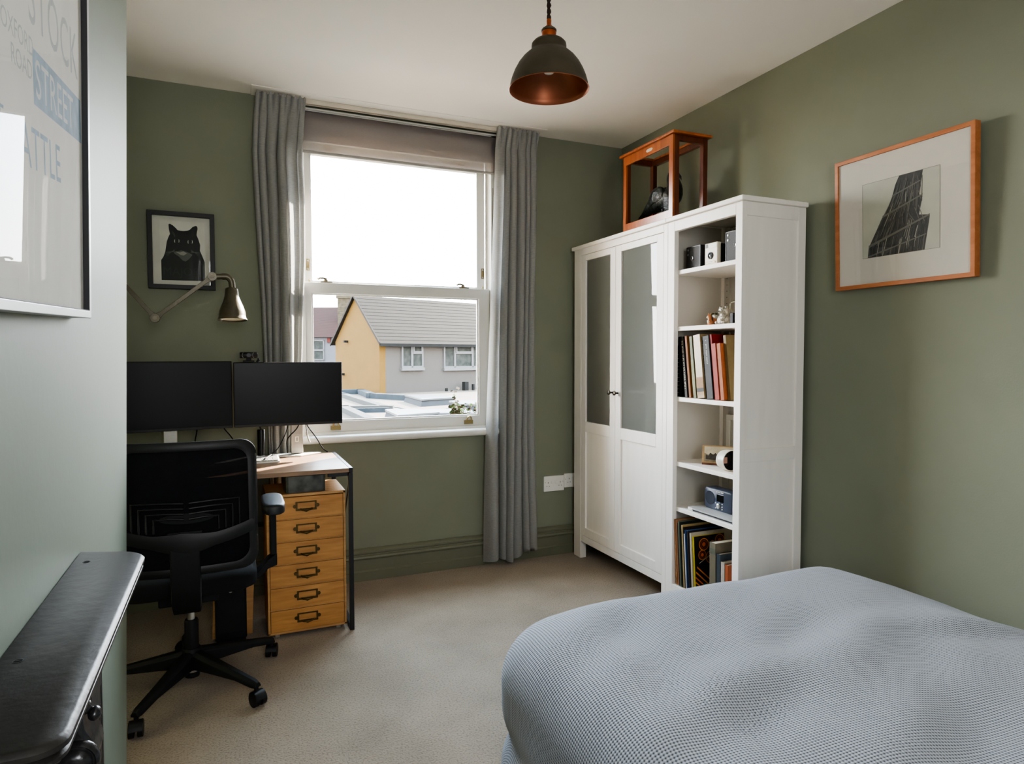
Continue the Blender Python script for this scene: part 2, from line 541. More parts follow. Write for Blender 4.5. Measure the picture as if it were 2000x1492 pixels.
def curtain(name, label, keys, y0, amp, folds, seed, lean, z1, z0, hem):
    """keys: (z, x_left, x_right); folds run down the cloth, pinched into pleats at the header"""
    rnd = random.Random(seed)
    nU, nV = 150, 90
    ph = [rnd.uniform(0, 6.28) for _ in range(6)]
    # uneven fold positions
    kn = [0.0]
    for i in range(folds):
        kn.append(kn[-1] + rnd.uniform(.55, 1.5))
    kn = [k / kn[-1] for k in kn]
    dep = [rnd.uniform(.6, 1.2) for _ in range(folds)]
    def lerp(z):
        for (za, la, ra), (zb, lb, rb) in zip(keys, keys[1:]):
            if z >= zb:
                f = (za - z) / (za - zb)
                return la + (lb - la) * f, ra + (rb - ra) * f
        return keys[-1][1:]
    rows = []
    for v in range(nV + 1):
        fz = v / nV
        z = z1 + (z0 - z1) * fz
        l, r = lerp(z)
        head = max(0, 1 - (z1 - z) / .11)
        pin = math.exp(-((z1 - z - .115) / .035) ** 2)
        row = []
        for u in range(nU + 1):
            s = u / nU
            i = max(k for k in range(folds) if kn[k] <= s + 1e-9)
            q = (s - kn[i]) / (kn[i + 1] - kn[i])
            w = (0.5 - 0.5 * cos(2 * pi * q))
            w = w ** (.75 + .5 * fz)
            a = amp * dep[i] * (.55 + .45 * min(1, (z1 - z) / .5))
            soft = .20 * amp * sin(7 * s + 2.1 * fz + ph[0]) * fz + .10 * amp * sin(19 * s - 3 * fz + ph[1])
            y = y0 - a * w * (1 - .35 * pin) - soft
            if head > 0:
                wp = abs(sin(1.4 * folds * pi * s)) ** .5
                y = y * (1 - head) + (y0 - amp * (.42 + .62 * wp)) * head
            x = l + (r - l) * s + .010 * sin(5 * fz + ph[2] + 9 * s) * fz
            x += -.35 * (r - l) / folds * sin(2 * pi * q) * .5 * (1 - head)
            zz = z
            if v == nV:
                zz += hem * (.012 * sin(11 * s + ph[3])) + hem * lean(s)
            if v == 0:
                zz += .006 * sin(2 * folds * pi * s * 2 + ph[4])
            row.append((x, y, zz))
        rows.append(row)
    b = MB()
    b.loft(rows, cap=False, closed=False)
    t = thing(name, label, 'curtain', group='curtains at the window', loc=(sum(keys[-1][1:]) / 2, y0, max(0.0, z0)))
    o = b.build('curtain_cloth', M_curt, t, smooth=180)
    return t
M_curt = cloth('grey linen-look curtain', (170, 170, 167), trans=.36, weave=1000)
KL = [(2.65, .150, .400), (2.34, .133, .376), (2.07, .141, .386), (1.80, .151, .384), (1.54, .162, .372), (1.27, .166, .366), (.87, .180, .318), (.0, .20, .33)]
KR = [(2.65, 1.492, 1.762), (2.19, 1.473, 1.758), (1.575, 1.452, 1.750), (.77, 1.428, 1.748), (.03, 1.412, 1.764)]
curtain('curtain', 'grey pinch-pleat curtain gathered behind the monitors', KL, 3.672, .047, 6, 5, lambda s: 0, 2.641, .02, 1)
curtain('curtain', 'grey pinch-pleat curtain hanging to the carpet beside the white cabinet', KR, 3.668, .050, 6, 9, lambda s: .08 * max(0, s - .55), 2.641, .030, 1)

# ------------------------------------------------------------------ wall sockets
def socket(label, x0, x1, z0, z1, outs):
    t = thing('wall_socket', label, 'socket', (x0, D, z0), group='sockets on the window wall')
    b = MB(); b.box(x0, D - .011, z0, x1, D - .0005, z1); b.build('face_plate', M_whitepl, t, bevel=.003)
    for ox in outs:
        hb = MB()
        hb.box(ox - .0016, D - .0116, z0 + .052, ox + .0016, D - .0110, z0 + .062)
        hb.box(ox - .012, D - .0116, z0 + .033, ox - .006, D - .0110, z0 + .036)
        hb.box(ox + .006, D - .0116, z0 + .033, ox + .012, D - .0110, z0 + .036)
        hb.build('pin_slots', M_black, t)
    for k, ox in enumerate(outs):
        sb = MB()
        c = (x0 + x1) / 2 + (-.014 if k == 0 else .014) if len(outs) > 1 else x1 - .03
        sb.box(c - .009, D - .0145, z0 + .050, c + .009, D - .0105, z0 + .070)
        sb.build('switch', M_whitepl, t, bevel=.002)
    for ox in (x0 + .010, x1 - .010):
        rb = MB(); rb.lathe([(.0022, -.0118), (.0022, -.0108)], (ox, D, (z0 + z1) / 2 + .01), 8, axis='y')
        rb.build('screw', M_bronze, t)
socket('white double socket on the window wall beside the grey curtain', 1.838, 1.984, .410, .509, (1.868, 1.955))
socket('white switched outlet half hidden behind the white cabinet', 1.9855, 2.075, .426, .516, (2.02,))

# ------------------------------------------------------------------ cat picture
t = thing('cat_picture', 'black-framed print of a black cat on the sage wall', 'picture', (-.206, D, 1.622))
FX0, FX1, FZ0, FZ1 = -.359, -.055, 1.622, 2.008
b = MB(); b.frame(FX0, FZ0, FX1, FZ1, .0215, D - .034, D - .001, 'xz'); b.build('frame', mat('black stained frame', (16, 15, 15), rough=.5, var=.2), t, bevel=.0015)
b = MB(); b.box(FX0 + .02, D - .012, FZ0 + .02, FX1 - .02, D - .008, FZ1 - .02); mo = b.build('mount', mat('pale grey mount', (196, 196, 184), rough=.8), t)
def cu(x, y, d=0.0):   # artwork drawn in a 0..1 frame: x right, y down
    return (FX0 + x * (FX1 - FX0), D - .0125 - d, FZ1 - y * (FZ1 - FZ0))
def zc(px, py):
    u = (px - 62) / 1106.
    return u, (py - (82 + 103 * u)) / (1263 - 53 * u)
b = MB()
def pol(pts, d, k):
    b.cur = k
    b.poly([cu(*zc(*p), d) for p in pts])
pol([(258, 240), (1000, 305), (1000, 1240), (258, 1215)], .0000, 0)
pol([(274, 1215), (274, 890), (310, 840), (340, 770), (360, 660), (372, 590), (400, 520), (425, 470), (408, 390), (404, 315), (430, 308), (475, 335), (520, 375), (550, 412), (600, 425), (660, 430),
     (720, 424), (760, 405), (800, 368), (850, 350), (876, 360), (884, 400), (872, 450), (864, 500), (890, 560), (922, 660), (914, 750), (950, 830), (992, 935), (992, 1240)], .0003, 1)
pol([(485, 760), (560, 752), (600, 738), (640, 750), (720, 775), (790, 815), (760, 850), (730, 885), (670, 922), (620, 900), (565, 840), (520, 810), (490, 790)], .0006, 2)
pol([(508, 758), (580, 772), (640, 757), (700, 790), (640, 825), (590, 812), (560, 790)], .0009, 3)
for cx, cy in ((518, 588), (738, 606)):
    for dx, sgn in ((-10, -1), (44, 1)):
        pol([(cx + dx + 14 * sgn * sin(a), cy + 27 * cos(a)) for a in [pi * k / 8 for k in range(9)]] + [(cx + dx + 5 * sgn, cy - 12), (cx + dx + 5 * sgn, cy + 12)], .0006, 4)
    pol([(cx + 17 + 12 * cos(a), cy + 16 * sin(a)) for a in [2 * pi * k / 12 for k in range(12)]], .0007, 1)
for sx, base in ((-1, (500, 745)), (1, (765, 760))):
    for k in range(5):
        a = -.22 + .2 * k
        pts = [(base[0] + sx * q * 150 * cos(a), base[1] + q * 150 * sin(a) + 30 * q * q - 12 * k + 20) for q in (0, .35, .7, 1)]
        b.cur = 2
        b.poly([cu(*zc(*p), .0007) for p in pts] + [cu(*zc(p[0], p[1] + 5), .0007) for p in reversed(pts)])
for k in range(3):
    pts = [(440 + 60 * q, 425 + 18 * k + 55 * q * q) for q in (0, .3, .6, .9, 1.1)]
    b.cur = 2
    b.poly([cu(*zc(*p), .0007) for p in pts] + [cu(*zc(p[0] + 5, p[1]), .0007) for p in reversed(pts)])
M_cat = [mat('print paper', (202, 202, 190), rough=.8), mat('cat black', (26, 29, 27), rough=.7, var=.1), mat('cat muzzle grey', (88, 90, 84), rough=.8), mat('cat muzzle pale', (138, 138, 128), rough=.8), mat('cat eye pale', (206, 206, 190), rough=.8)]
b.build('print', M_cat, t)
text_part('lettering', 'MAJOR', .060, mat('faint letter grey', (46, 49, 48), rough=.8), t, face_front(FX0 + .064, D - .0136, FZ0 + .070), squeeze=.90)
b = MB(); b.box(FX0 + .02, D - .0255, FZ0 + .02, FX1 - .02, D - .0240, FZ1 - .02); b.build('glass', M_catglass, t)

# ------------------------------------------------------------------ wall lamp (jointed industrial arm)
M_lamp = mat('olive grey worn enamel', (88, 82, 66), rough=.33, metal=.35, var=.18, nscale=25, bump=.08, bscale=60)
M_lampin = mat('cream shade inside', (236, 226, 204), rough=.5)
t = thing('wall_lamp', 'olive-grey jointed metal work lamp hanging over the monitors', 'lamp', (XA, 3.45, 1.83))
J0, J1, J2 = Vector((-.66, 3.45, 1.90)), Vector((-.310, 3.45, 1.461)), Vector((-.064, 3.44, 1.663))
b = MB(); b.lathe([(.05, 0), (.05, .012), (.03, .02)], (XA + .0005, 3.45, 1.90), 20, axis='x'); b.tube([(XA + .02, 3.45, 1.90), J0], .012, 10); b.build('wall_bracket', M_lamp, t, smooth=40)
def arm(a, c, w=.0095):
    d = (c - a).normalized()
    n = Vector((-d.z, 0, d.x))
    b = MB()
    pts = []
    for p, e, ww in ((a, .012, .016), (a, .035, w), (c, -.035, w), (c, -.012, .016)):
        pts.append((p + d * e, ww))
    ring = [p + n * ww for p, ww in pts] + [p - n * ww for p, ww in reversed(pts)]
    b.prism([q + Vector((0, -.004, 0)) for q in ring], (0, .008, 0))
    return b
arm(J0, J1).build('arm', M_lamp, t, bevel=.0015)
arm(J1, J2).build('arm', M_lamp, t, bevel=.0015)
for k, j in enumerate((J1, J2)):
    b = MB(); b.lathe([(.004, -.011), (.020, -.011), (.021, -.007), (.021, .008), (.016, .012)], j, 24, axis='y')
    jn = b.build('joint', M_lamp, t, smooth=40)
    b = MB(); b.lathe([(.0105, -.0135), (.0105, -.010)], j, 6, axis='y'); b.lathe([(.005, -.016), (.005, -.013)], j, 10, axis='y')
    b.build('screw', mat('dull screw', (120, 114, 100), rough=.5, metal=.6), jn, smooth=30)
b = MB()
b.tube([J2 + Vector((.018, 0, 0)), J2 + Vector((.045, 0, .003))], [.014, .014], 14)
b.tube([J2 + Vector((.042, 0, .002)), J2 + Vector((.056, 0, .003))], [.0165, .0165], 14)
b.tube([J2 + Vector((.050, 0, .003))] + [Vector((-.010 + .032 * sin(a), 3.44, 1.629 + .038 * cos(a))) for a in [pi / 2 * k / 6 for k in range(7)]] + [Vector((.022, 3.44, 1.600))], .0155, 14)
b.build('swivel', M_lamp, t, smooth=50)
TS = Matrix.Translation((.021, 3.44, 1.612)) @ Matrix.Rotation(rad(-6), 4, 'X') @ Matrix.Translation((-.021, -3.44, -1.612))
SC = (.021, 3.44, 0)
outer = [(.018, 1.612), (.027, 1.610), (.030, 1.606), (.031, 1.594), (.034, 1.570), (.041, 1.545), (.051, 1.520), (.058, 1.498), (.0605, 1.478), (.062, 1.466), (.0665, 1.460), (.067, 1.456)]
b = MB(); b.lathe(outer + [(.0655, 1.4555), (.060, 1.463)], SC, 40, cap=False); b.xform(TS); b.build('shade', M_lamp, t, smooth=50)
b = MB(); b.lathe([(.0650, 1.4562), (.0595, 1.466), (.057, 1.497), (.049, 1.520), (.038, 1.545), (.02, 1.57)], SC, 40, cap=False); b.xform(TS); b.build('shade_lining', M_lampin, t, smooth=50)
b = MB(); b.lathe([(.004, 1.478), (.02, 1.485), (.027, 1.505), (.02, 1.53), (.012, 1.555)], SC, 20); b.xform(TS); b.build('bulb', mat('frosted bulb', (240, 236, 226), rough=.4), t, smooth=60)

# ------------------------------------------------------------------ desk
M_dtop = wood('worn oak desk top', (112, 86, 66), (160, 130, 104), rough=.36, scale=(3, 40, 40), bump=.08)
DX0, DX1, DY0, DY1, DZ = -.78, .520, 3.050, 3.600, .764
t = thing('desk', 'wood-topped desk on a thin black steel frame', 'desk', (0, 3.3, 0))
b = MB(); b.box(DX0 + .02, DY0 + .002, DZ - .020, DX1 - .016, DY1 - .002, DZ); b.build('desk_top', M_dtop, t, bevel=.0015)
for x0, x1 in ((DX1 - .015, DX1), (DX0, DX0 + .019)):
    b = MB(); b.box(x0, DY0, DZ - .022, x1, DY1, DZ + .001); b.build('edge_rail', M_blacksteel, t, bevel=.001)
for (x, y) in ((DX1 - .02, DY0), (DX1 - .02, DY1 - .02), (DX0, DY0), (DX0, DY1 - .02)):
    b = MB(); b.box(x, y, 0, x + .02, y + .02, DZ - .0225); b.build('leg', M_blacksteel, t, bevel=.001)
for x in (DX1 - .0195, DX0 + .0005):
    b = MB(); b.box(x, DY0 + .0205, 0.004, x + .019, DY1 - .0205, .022); b.build('foot_rail', M_blacksteel, t, bevel=.001)
b = MB(); b.tube([(DX1 - .010, DY1 - .02, .05), (DX1 - .010, DY0 + .03, DZ - .05)], .004, 8); b.build('brace', M_blacksteel, t)
b = MB(); b.box(DX1 - .11, DY0 + .012, DZ - .038, DX1 - .02, DY0 + .034, DZ - .0205); b.build('corner_bracket', M_blacksteel, t, bevel=.001)
b = MB(); b.box(DX0 + .02, DY1 - .02, .40, DX1 - .021, DY1 - .006, .42); b.build('stretcher', M_blacksteel, t)

# ------------------------------------------------------------------ wooden filing drawers under the desk
M_birch = wood('honey birch ply', (172, 118, 62), (206, 152, 90), rough=.5, scale=(2.5, 24, 24), bump=.03)
M_birch2 = wood('honey birch carcase', (172, 126, 76), (204, 158, 104), rough=.5, scale=(2.5, 24, 24), bump=.03)
t = thing('filing_drawers', 'honey-coloured wooden filing cabinet of six drawers under the desk', 'drawers', (.318, 3.25, 0))
GX0, GX1, GY0, GY1 = .143, .490, 3.085, 3.375
b = MB()
b.box(GX0, GY0, .022, GX0 + .010, GY1, .655); b.box(GX1 - .010, GY0, .022, GX1, GY1, .655)
b.box(GX0, GY0, .645, GX1, GY1, .657); b.box(GX0, GY0, .020, GX1, GY1, .030); b.box(GX0 + .01, GY1 - .008, .03, GX1 - .01, GY1, .645)
for k in range(1, 6):
    b.box(GX0 + .01, GY0 + .002, .030 + .1028 * k - .004, GX1 - .01, GY1 - .01, .030 + .1028 * k)
b.build('carcase', M_birch2, t, bevel=.001)
for k in range(6):
    z0 = .030 + .1028 * k + .0012
    z1 = z0 + .1028 - .0066
    b = MB(); b.box(GX0 + .0115, GY0 - .001, z0, GX1 - .0115, GY1 - .02, z1); dr = b.build('drawer', M_birch, t, bevel=.0012)
    zc0 = (z0 + z1) / 2 + .006
    xm = .314
    b = MB(); b.frame(xm - .046, zc0 - .021, xm + .046, zc0 + .021, 0, GY0 - .0046, GY0 - .0012, w4=(.008, .008, .010, .006))
    for sx in (-1, 1):
        b.lathe([(.0085, -.0045), (.0085, -.0012)], (xm + sx * .050, GY0, zc0), 12, axis='y')
    b.build('label_holder', M_bronze, dr, bevel=.0008)
    b = MB()
    b.tube([(xm - .026, GY0 - .005, zc0 - .012), (xm - .020, GY0 - .013, zc0 - .015), (xm, GY0 - .016, zc0 - .017), (xm + .020, GY0 - .013, zc0 - .015), (xm + .026, GY0 - .005, zc0 - .012)], [.003, .0042, .0050, .0042, .003], 10)
    b.poly([(xm - .016, GY0 - .0052, zc0 - .021), (xm, GY0 - .0052, zc0 - .029), (xm + .016, GY0 - .0052, zc0 - .021)])
    b.build('pull', M_bronze, dr, smooth=60)
for (x, y) in ((GX0 + .04, GY0 + .03), (GX1 - .035, GY0 + .03), (GX0 + .04, GY1 - .04), (GX1 - .035, GY1 - .04)):
    b = MB(); b.box(x - .010, y - .01, 0, x + .010, y + .01, .0198); b.build('foot', M_silver, t, bevel=.001)
# tin box on the drawers
t = thing('tin_box', 'tarnished grey metal box on top of the wooden drawers', 'box', (.315, 3.18, .657))
M_tin = mat('tarnished tin', (84, 84, 80), rough=.42, metal=.75, var=.45, nscale=22, bump=.1, bscale=30)
def rrect(x0, y0, x1, y1, r, z, n=4):
    pts = []
    for cx, cy, a0 in ((x1 - r, y1 - r, 0), (x0 + r, y1 - r, pi / 2), (x0 + r, y0 + r, pi), (x1 - r, y0 + r, 3 * pi / 2)):
        for k in range(n + 1):
            a = a0 + pi / 2 * k / n
            pts.append((cx + r * cos(a), cy + r * sin(a), z))
    return pts
b = MB(); b.loft([rrect(.226, 3.105, .404, 3.27, .016, z) for z in (.6575, .715)]); b.build('body', M_tin, t, smooth=40)
b = MB(); b.loft([rrect(.224, 3.103, .406, 3.272, .017, .7152), rrect(.224, 3.103, .406, 3.272, .017, .734), rrect(.228, 3.107, .402, 3.268, .015, .737)]); b.build('lid', M_tin, t, smooth=40)
# tan wooden magazine rack behind the drawers, black computer tower
t = thing('wooden_crate', 'tan bentwood crate beside the filing drawers under the desk', 'crate', (.06, 3.36, 0))
b = MB()
b.loft([[(.11 - .03 * (1 - f) , 3.20, z), (.11 - .03 * (1 - f), 3.56, z), (.09 - .20 - .03 * (1 - f) + .05, 3.56, z), (.09 - .20 - .03 * (1 - f) + .05, 3.20, z)] for f, z in ((0, .0), (.6, .45), (1, .70))])
b.build('panel', M_birch2, t, bevel=.002)
b = MB(); b.tube([(.100, 3.215, .690), (.115, 3.195, .730), (.130, 3.195, .738)], .005, 8); b.build('handle', M_brass, t, smooth=40)
t = thing('computer_tower', 'black desktop computer tower under the desk behind the swivel chair', 'computer', (-.02, 3.30, 0))
b = MB(); b.box(-.075, 3.12, .02, .055, 3.19, .30); b.build('case', M_blackm, t, bevel=.004)
b = MB(); b.box(-.065, 3.117, .05, .045, 3.1205, .27); pf = b.build('front_panel', M_black, t, bevel=.001)
b = MB(); b.lathe([(.008, -.003), (.008, .001)], (-.01, 3.117, .24), 14, axis='y'); b.build('power_button', M_silver, pf)
b = MB(); b.box(-.07, 3.125, 0, .05, 3.185, .0198); b.build('foot', M_blackm, t)

# ------------------------------------------------------------------ monitors
M_screen = mat('switched-off screen', (9, 9, 10), rough=.34, var=.05, spec=.22)
M_screend = mat('dark switched-off screen', (7, 8, 10), rough=.42, var=.05, spec=.25)
t = thing('monitor', 'black monitor on a silver stand in front of the window', 'monitor', (.36, 3.60, DZ), group='monitors on the desk')
MYF = 3.500
b = MB(); b.box(.020, MYF, .928, .546, MYF + .030, 1.252); hs = b.build('housing', M_blackm, t, bevel=.003)
b = MB(); b.box(.0245, MYF - .0008, .9415, .5415, MYF + .001, 1.2475); b.build('screen', M_screen, t)
b = MB(); b.box(.022, MYF - .0014, .929, .544, MYF + .002, .9412); b.build('chin', M_black, t, bevel=.0008)
b = MB(); b.box(.23, MYF + .030, 1.02, .40, MYF + .055, 1.17); b.build('back_cover', M_blackm, t, bevel=.006)
b = MB(); b.box(.292, MYF + .062, DZ + .008, .352, MYF + .084, 1.13); cl = b.build('stand_column', mat('grey alloy column', (150, 147, 140), rough=.42, metal=.3), t, bevel=.004)
b = MB(); b.frame(.312, .835, .330, .862, .004, MYF + .0605, MYF + .0625); b.build('cable_slot', M_whitepl, cl, bevel=.001)
b = MB(); b.prism([(.19, 3.62, DZ), (.20, 3.535, DZ), (.335, 3.495, DZ), (.445, 3.575, DZ), (.40, 3.597, DZ)], (0, 0, .008)); b.build('stand_base', mat('white coated stand base', (232, 230, 226), rough=.35, var=.02), t, bevel=.002)
t = thing('monitor', 'unlit black monitor partly hidden behind the edge of the chimney breast', 'monitor', (-.26, 3.58, DZ), group='monitors on the desk')
b = MB()
P = [(-.560, 3.445), (.014, 3.520)]
def mon(b, d0, d1, z0, z1, e0=0, e1=0):
    (xa, ya), (xb, yb) = P
    L = Vector((xb - xa, yb - ya, 0)); l = L.length; u = L / l; n = Vector((u.y, -u.x, 0))
    A = Vector((xa, ya, 0)) + u * e0; B = Vector((xb, yb, 0)) - u * e1
    b.hexa([A + n * d0 + Vector((0, 0, z0)), B + n * d0 + Vector((0, 0, z0)), B + n * d1 + Vector((0, 0, z0)), A + n * d1 + Vector((0, 0, z0)),
            A + n * d0 + Vector((0, 0, z1)), B + n * d0 + Vector((0, 0, z1)), B + n * d1 + Vector((0, 0, z1)), A + n * d1 + Vector((0, 0, z1))])
    return b
mon(MB(), 0, -.03, .926, 1.258).build('housing', M_blackm, t, bevel=.003)
mon(MB(), .0008, -.001, .940, 1.254, .005, .005).build('screen', M_screend, t)
mon(MB(), .0014, -.002, .927, .9395, .003, .003).build('chin', M_black, t, bevel=.0008)
b = MB(); b.box(-.295, 3.540, DZ + .008, -.235, 3.562, 1.10); b.build('stand_column', M_silver, t, bevel=.004)
b = MB(); b.box(-.40, 3.482, DZ, -.16, 3.595, DZ + .008); b.build('stand_base', M_whitepl, t, bevel=.003)
# webcam
t = thing('webcam', 'small black webcam perched on top of the monitors', 'webcam', (.092, MYF + .015, 1.2525))
b = MB(); b.loft([[(x, y, z) for (y, z) in [(MYF - .010 + .013 * cos(a) * w, 1.288 + .0155 * sin(a) * w) for a in [2 * pi * k / 14 for k in range(14)]]] for x, w in ((.051, .8), (.055, 1), (.129, 1), (.133, .8))]); bd = b.build('body', M_black, t, smooth=40)
b = MB(); b.lathe([(.010, -.0245), (.010, -.018)], (.092, MYF, 1.288), 20, axis='y'); b.build('lens', mat('lens glass', (14, 15, 18), rough=.3, spec=.2), bd, smooth=40)
for x in (.068, .116):
    b = MB()
    b.tube([(x + (.006 if x < .09 else -.006) * cos(a), MYF - .0235, 1.288 + .012 * sin(a)) for a in [pi / 2 + pi * k / 8 if x < .09 else -pi / 2 + pi * k / 8 for k in range(9)]], .0008, 6)
    b.build('trim_ring', M_silver, bd)
b = MB(); b.box(.066, MYF - .008, 1.2535, .118, MYF + .034, 1.262); b.box(.080, MYF - .004, 1.262, .104, MYF + .010, 1.276); b.tube([(.13, MYF + .006, 1.2535), (.14, MYF + .006, 1.265), (.135, MYF + .006, 1.272)], .006, 8); b.build('clip', M_blackm, t, bevel=.002)

# black tube speaker, keyboard, pen, desk cables
t = thing('speaker', 'slim black upright speaker on the desk behind the chair back', 'speaker', (.164, 3.56, DZ))
b = MB(); b.lathe([(.022, DZ), (.022, DZ + .006), (.019, DZ + .010), (.019, .905), (.017, .909)], (.146, 3.555, 0), 24); b.build('body', mat('gloss black tube', (14, 14, 16), rough=.18), t, smooth=40)
b = MB(); b.tube([(.146, 3.555, .909), (.140, 3.555, .925), (.122, 3.553, .940), (.100, 3.552, .955)], .004, 8); b.build('lead', M_black, t, smooth=60)
t = thing('keyboard', 'white keyboard with grey keys on the desk', 'keyboard', (.11, 3.42, DZ))
KX0, KX1, KY0, KY1 = -.215, .222, 3.350, 3.475
b = MB(); b.hexa([(KX0, KY0, DZ), (KX1, KY0, DZ), (KX1, KY1, DZ), (KX0, KY1, DZ), (KX0, KY0, DZ + .008), (KX1, KY0, DZ + .008), (KX1, KY1, DZ + .018), (KX0, KY1, DZ + .018)]); b.build('base', M_whitepl, t, bevel=.002)
M_key = mat('grey-white keys', (168, 168, 166), rough=.5)
kw = (KX1 - KX0 - .012) / 16
kb = MB(); kb.box(.0008, .0008, .0006, kw - .0012, .0168, .0055)
k0 = None
for r in range(6):
    y = KY0 + .006 + r * .0192
    zb = DZ + .008 + .010 * (r * .0192 + .006) / (KY1 - KY0)
    for c in range(16):
        x = KX0 + .006 + c * kw
        if k0 is None:
            k0 = kb.build('key', M_key, None, bevel=.001, bseg=1); k0.parent = t; ko = k0
        else:
            ko = k0.copy(); COL.objects.link(ko); ko.parent = t
        ko.location = Vector((x, y, zb)) - t.location
t2 = MB(); t2.tube([(.150, 3.358, DZ + .0195), (.190, 3.455, DZ + .0275)], .0035, 8); tp = t2.tube([(.190, 3.455, DZ + .0275), (.193, 3.462, DZ + .028)], [.0035, .001], 8)
tag(tp.build('pen', M_black, None, smooth=40), 'black pen lying across the keyboard', 'pen')
def cable(label, pts, r=.0028, m=mat('matt black flex', (16, 16, 17), rough=.8, spec=.1), extra=None):
    # smooth path
    P = [Vector(p) for p in pts]
    out = []
    for i in range(len(P) - 1):
        p0, p1, p2, p3 = P[max(i - 1, 0)], P[i], P[i + 1], P[min(i + 2, len(P) - 1)]
        for k in range(8):
            f = k / 8
            out.append(0.5 * ((2 * p1) + (p2 - p0) * f + (2 * p0 - 5 * p1 + 4 * p2 - p3) * f * f + (3 * p1 - p0 - 3 * p2 + p3) * f ** 3))
    out.append(P[-1])
    t = thing('cable', label, 'cable', pts[-1], group='cables behind the monitors')
    b = MB(); b.tube(out, r, 8); b.build('lead', m, t, smooth=80)
    return t
cable('black cable sloping from the monitor stand down to the bright desk corner', [(.364, 3.575, .985), (.372, 3.580, .925), (.42, 3.585, .85), (.455, 3.588, .79), (.48, 3.590, DZ + .004)])
t = cable('short dark cable with a grey plug dangling beside the monitor stand', [(.362, 3.580, .99), (.368, 3.585, .93), (.372, 3.588, .885)], .002)
b = MB(); b.tube([(.372, 3.588, .887), (.374, 3.588, .872), (.376, 3.588, .862)], [.003, .006, .004], 8); b.tube([(.376, 3.588, .864), (.388, 3.588, .826)], [.0085, .009], 8, flat=.5); b.build('plug', mat('grey plug', (120, 118, 112), rough=.5), t, smooth=40)
cable('black cable crossing in front of the silver stand column', [(.344, 3.541, .965), (.322, 3.545, .91), (.286, 3.550, .87), (.272, 3.560, .845), (.272, 3.570, .80), (.275, 3.575, DZ + .012)])
cable('thin black cable running from the monitor edge down behind the keyboard', [(.284, 3.560, .965), (.272, 3.566, .90), (.252, 3.572, .85), (.225, 3.578, .80), (.185, 3.580, DZ + .004)], .0022)
cable('black cable under the dark monitor nearest its silver stand', [(-.145, 3.55, .96), (-.150, 3.55, .91), (-.158, 3.555, .85), (-.135, 3.56, DZ + .004)])
cable('black cable slanting below the dark monitor towards the keyboard', [(-.040, 3.555, .96), (-.025, 3.55, .92), (.010, 3.545, .87), (.03, 3.54, .80), (.035, 3.54, DZ + .004)])

# ------------------------------------------------------------------ swivel chair (seen from behind)
M_mesh = cloth('black chair mesh', (30, 30, 33), trans=.04, clear=.010, weave=700)
t = thing('swivel_chair', 'black mesh-backed swivel chair pulled up to the desk', 'chair', (-.15, 2.77, 0))
cx, cy = -.15, 2.77
hub = (cx, cy)
b = MB()
b.lathe([(.030, .075), (.036, .08), (.036, .150), (.030, .158)], (cx, cy, 0), 20)
base = b.build('hub', M_blackm, t, smooth=40)
b = MB(); b.lathe([(.026, .045), (.026, .075)], (cx, cy, 0), 18); b.build('hub_cap', M_blackm, base, smooth=40)
b = MB(); b.lathe([(.0265, .066), (.0275, .067), (.0275, .074), (.0265, .075)], (cx, cy, 0), 18); b.build('chrome_ring', M_silver, base, smooth=40)
for k in range(5):
    a = rad(241 + 72 * k)
    d = Vector((cos(a), sin(a), 0)); n = Vector((-sin(a), cos(a), 0))
    b = MB()
    rings = []
    for r, w, zt, zb in ((.028, .028, .150, .085), (.12, .026, .132, .085), (.24, .020, .108, .080), (.318, .017, .092, .066), (.336, .014, .084, .066)):
        c = Vector((cx, cy, 0)) + d * r
        rings.append([c + n * w + Vector((0, 0, zb)), c + n * w * .95 + Vector((0, 0, zt - .012)), c + n * w * .45 + Vector((0, 0, zt)), c - n * w * .45 + Vector((0, 0, zt)), c - n * w * .95 + Vector((0, 0, zt - .012)), c - n * w + Vector((0, 0, zb))])
    b.loft(rings)
    lg = b.build('base_leg', M_blackm, t, bevel=.002, smooth=40)
    e = Vector((cx, cy, 0)) + d * .326
    ca = a + (0.5, -.25, .9, 2.0, 1.2)[k]
    cd = Vector((cos(ca), sin(ca), 0)); cn = Vector((-sin(ca), cos(ca), 0))
    b = MB()
    b.tube([e + Vector((0, 0, .066)), e + Vector((0, 0, .045))], .008, 10)
    o = e + cd * .010
    for s in (-1, 1):
        w = MB()
        ring = []
        b.loft([[o + cn * (s * .006 + q) + cd * (.0265 * cos(x)) + Vector((0, 0, .0268 + .0265 * sin(x))) for x in [2 * pi * i / 20 for i in range(20)]] for q in ((0, s * .016) if s > 0 else (s * .016, 0))])
    hood = [o + cd * (.030 * cos(x)) + Vector((0, 0, .0268 + .030 * sin(x))) for x in [rad(10) + rad(160) * i / 10 for i in range(11)]]
    b.loft([[p + cn * q for p in hood] for q in (-.020, .020)], cap=False, closed=False)
    b.build('caster', M_black, lg, smooth=40)
b = MB(); b.lathe([(.025, .158), (.025, .262), (.022, .268)], (cx, cy, 0), 18); b.build('gas_sleeve', M_blackm, t, smooth=40)
b = MB(); b.lathe([(.0135, .268), (.0135, .370)], (cx, cy, 0), 18); b.build('gas_piston', M_silver, t, smooth=40)
b = MB(); b.box(cx - .10, cy - .13, .368, cx + .10, cy + .14, .418); b.box(cx + .10, cy - .02, .385, cx + .23, cy + .0, .395); b.build('tilt_mechanism', M_blackm, t, bevel=.008)
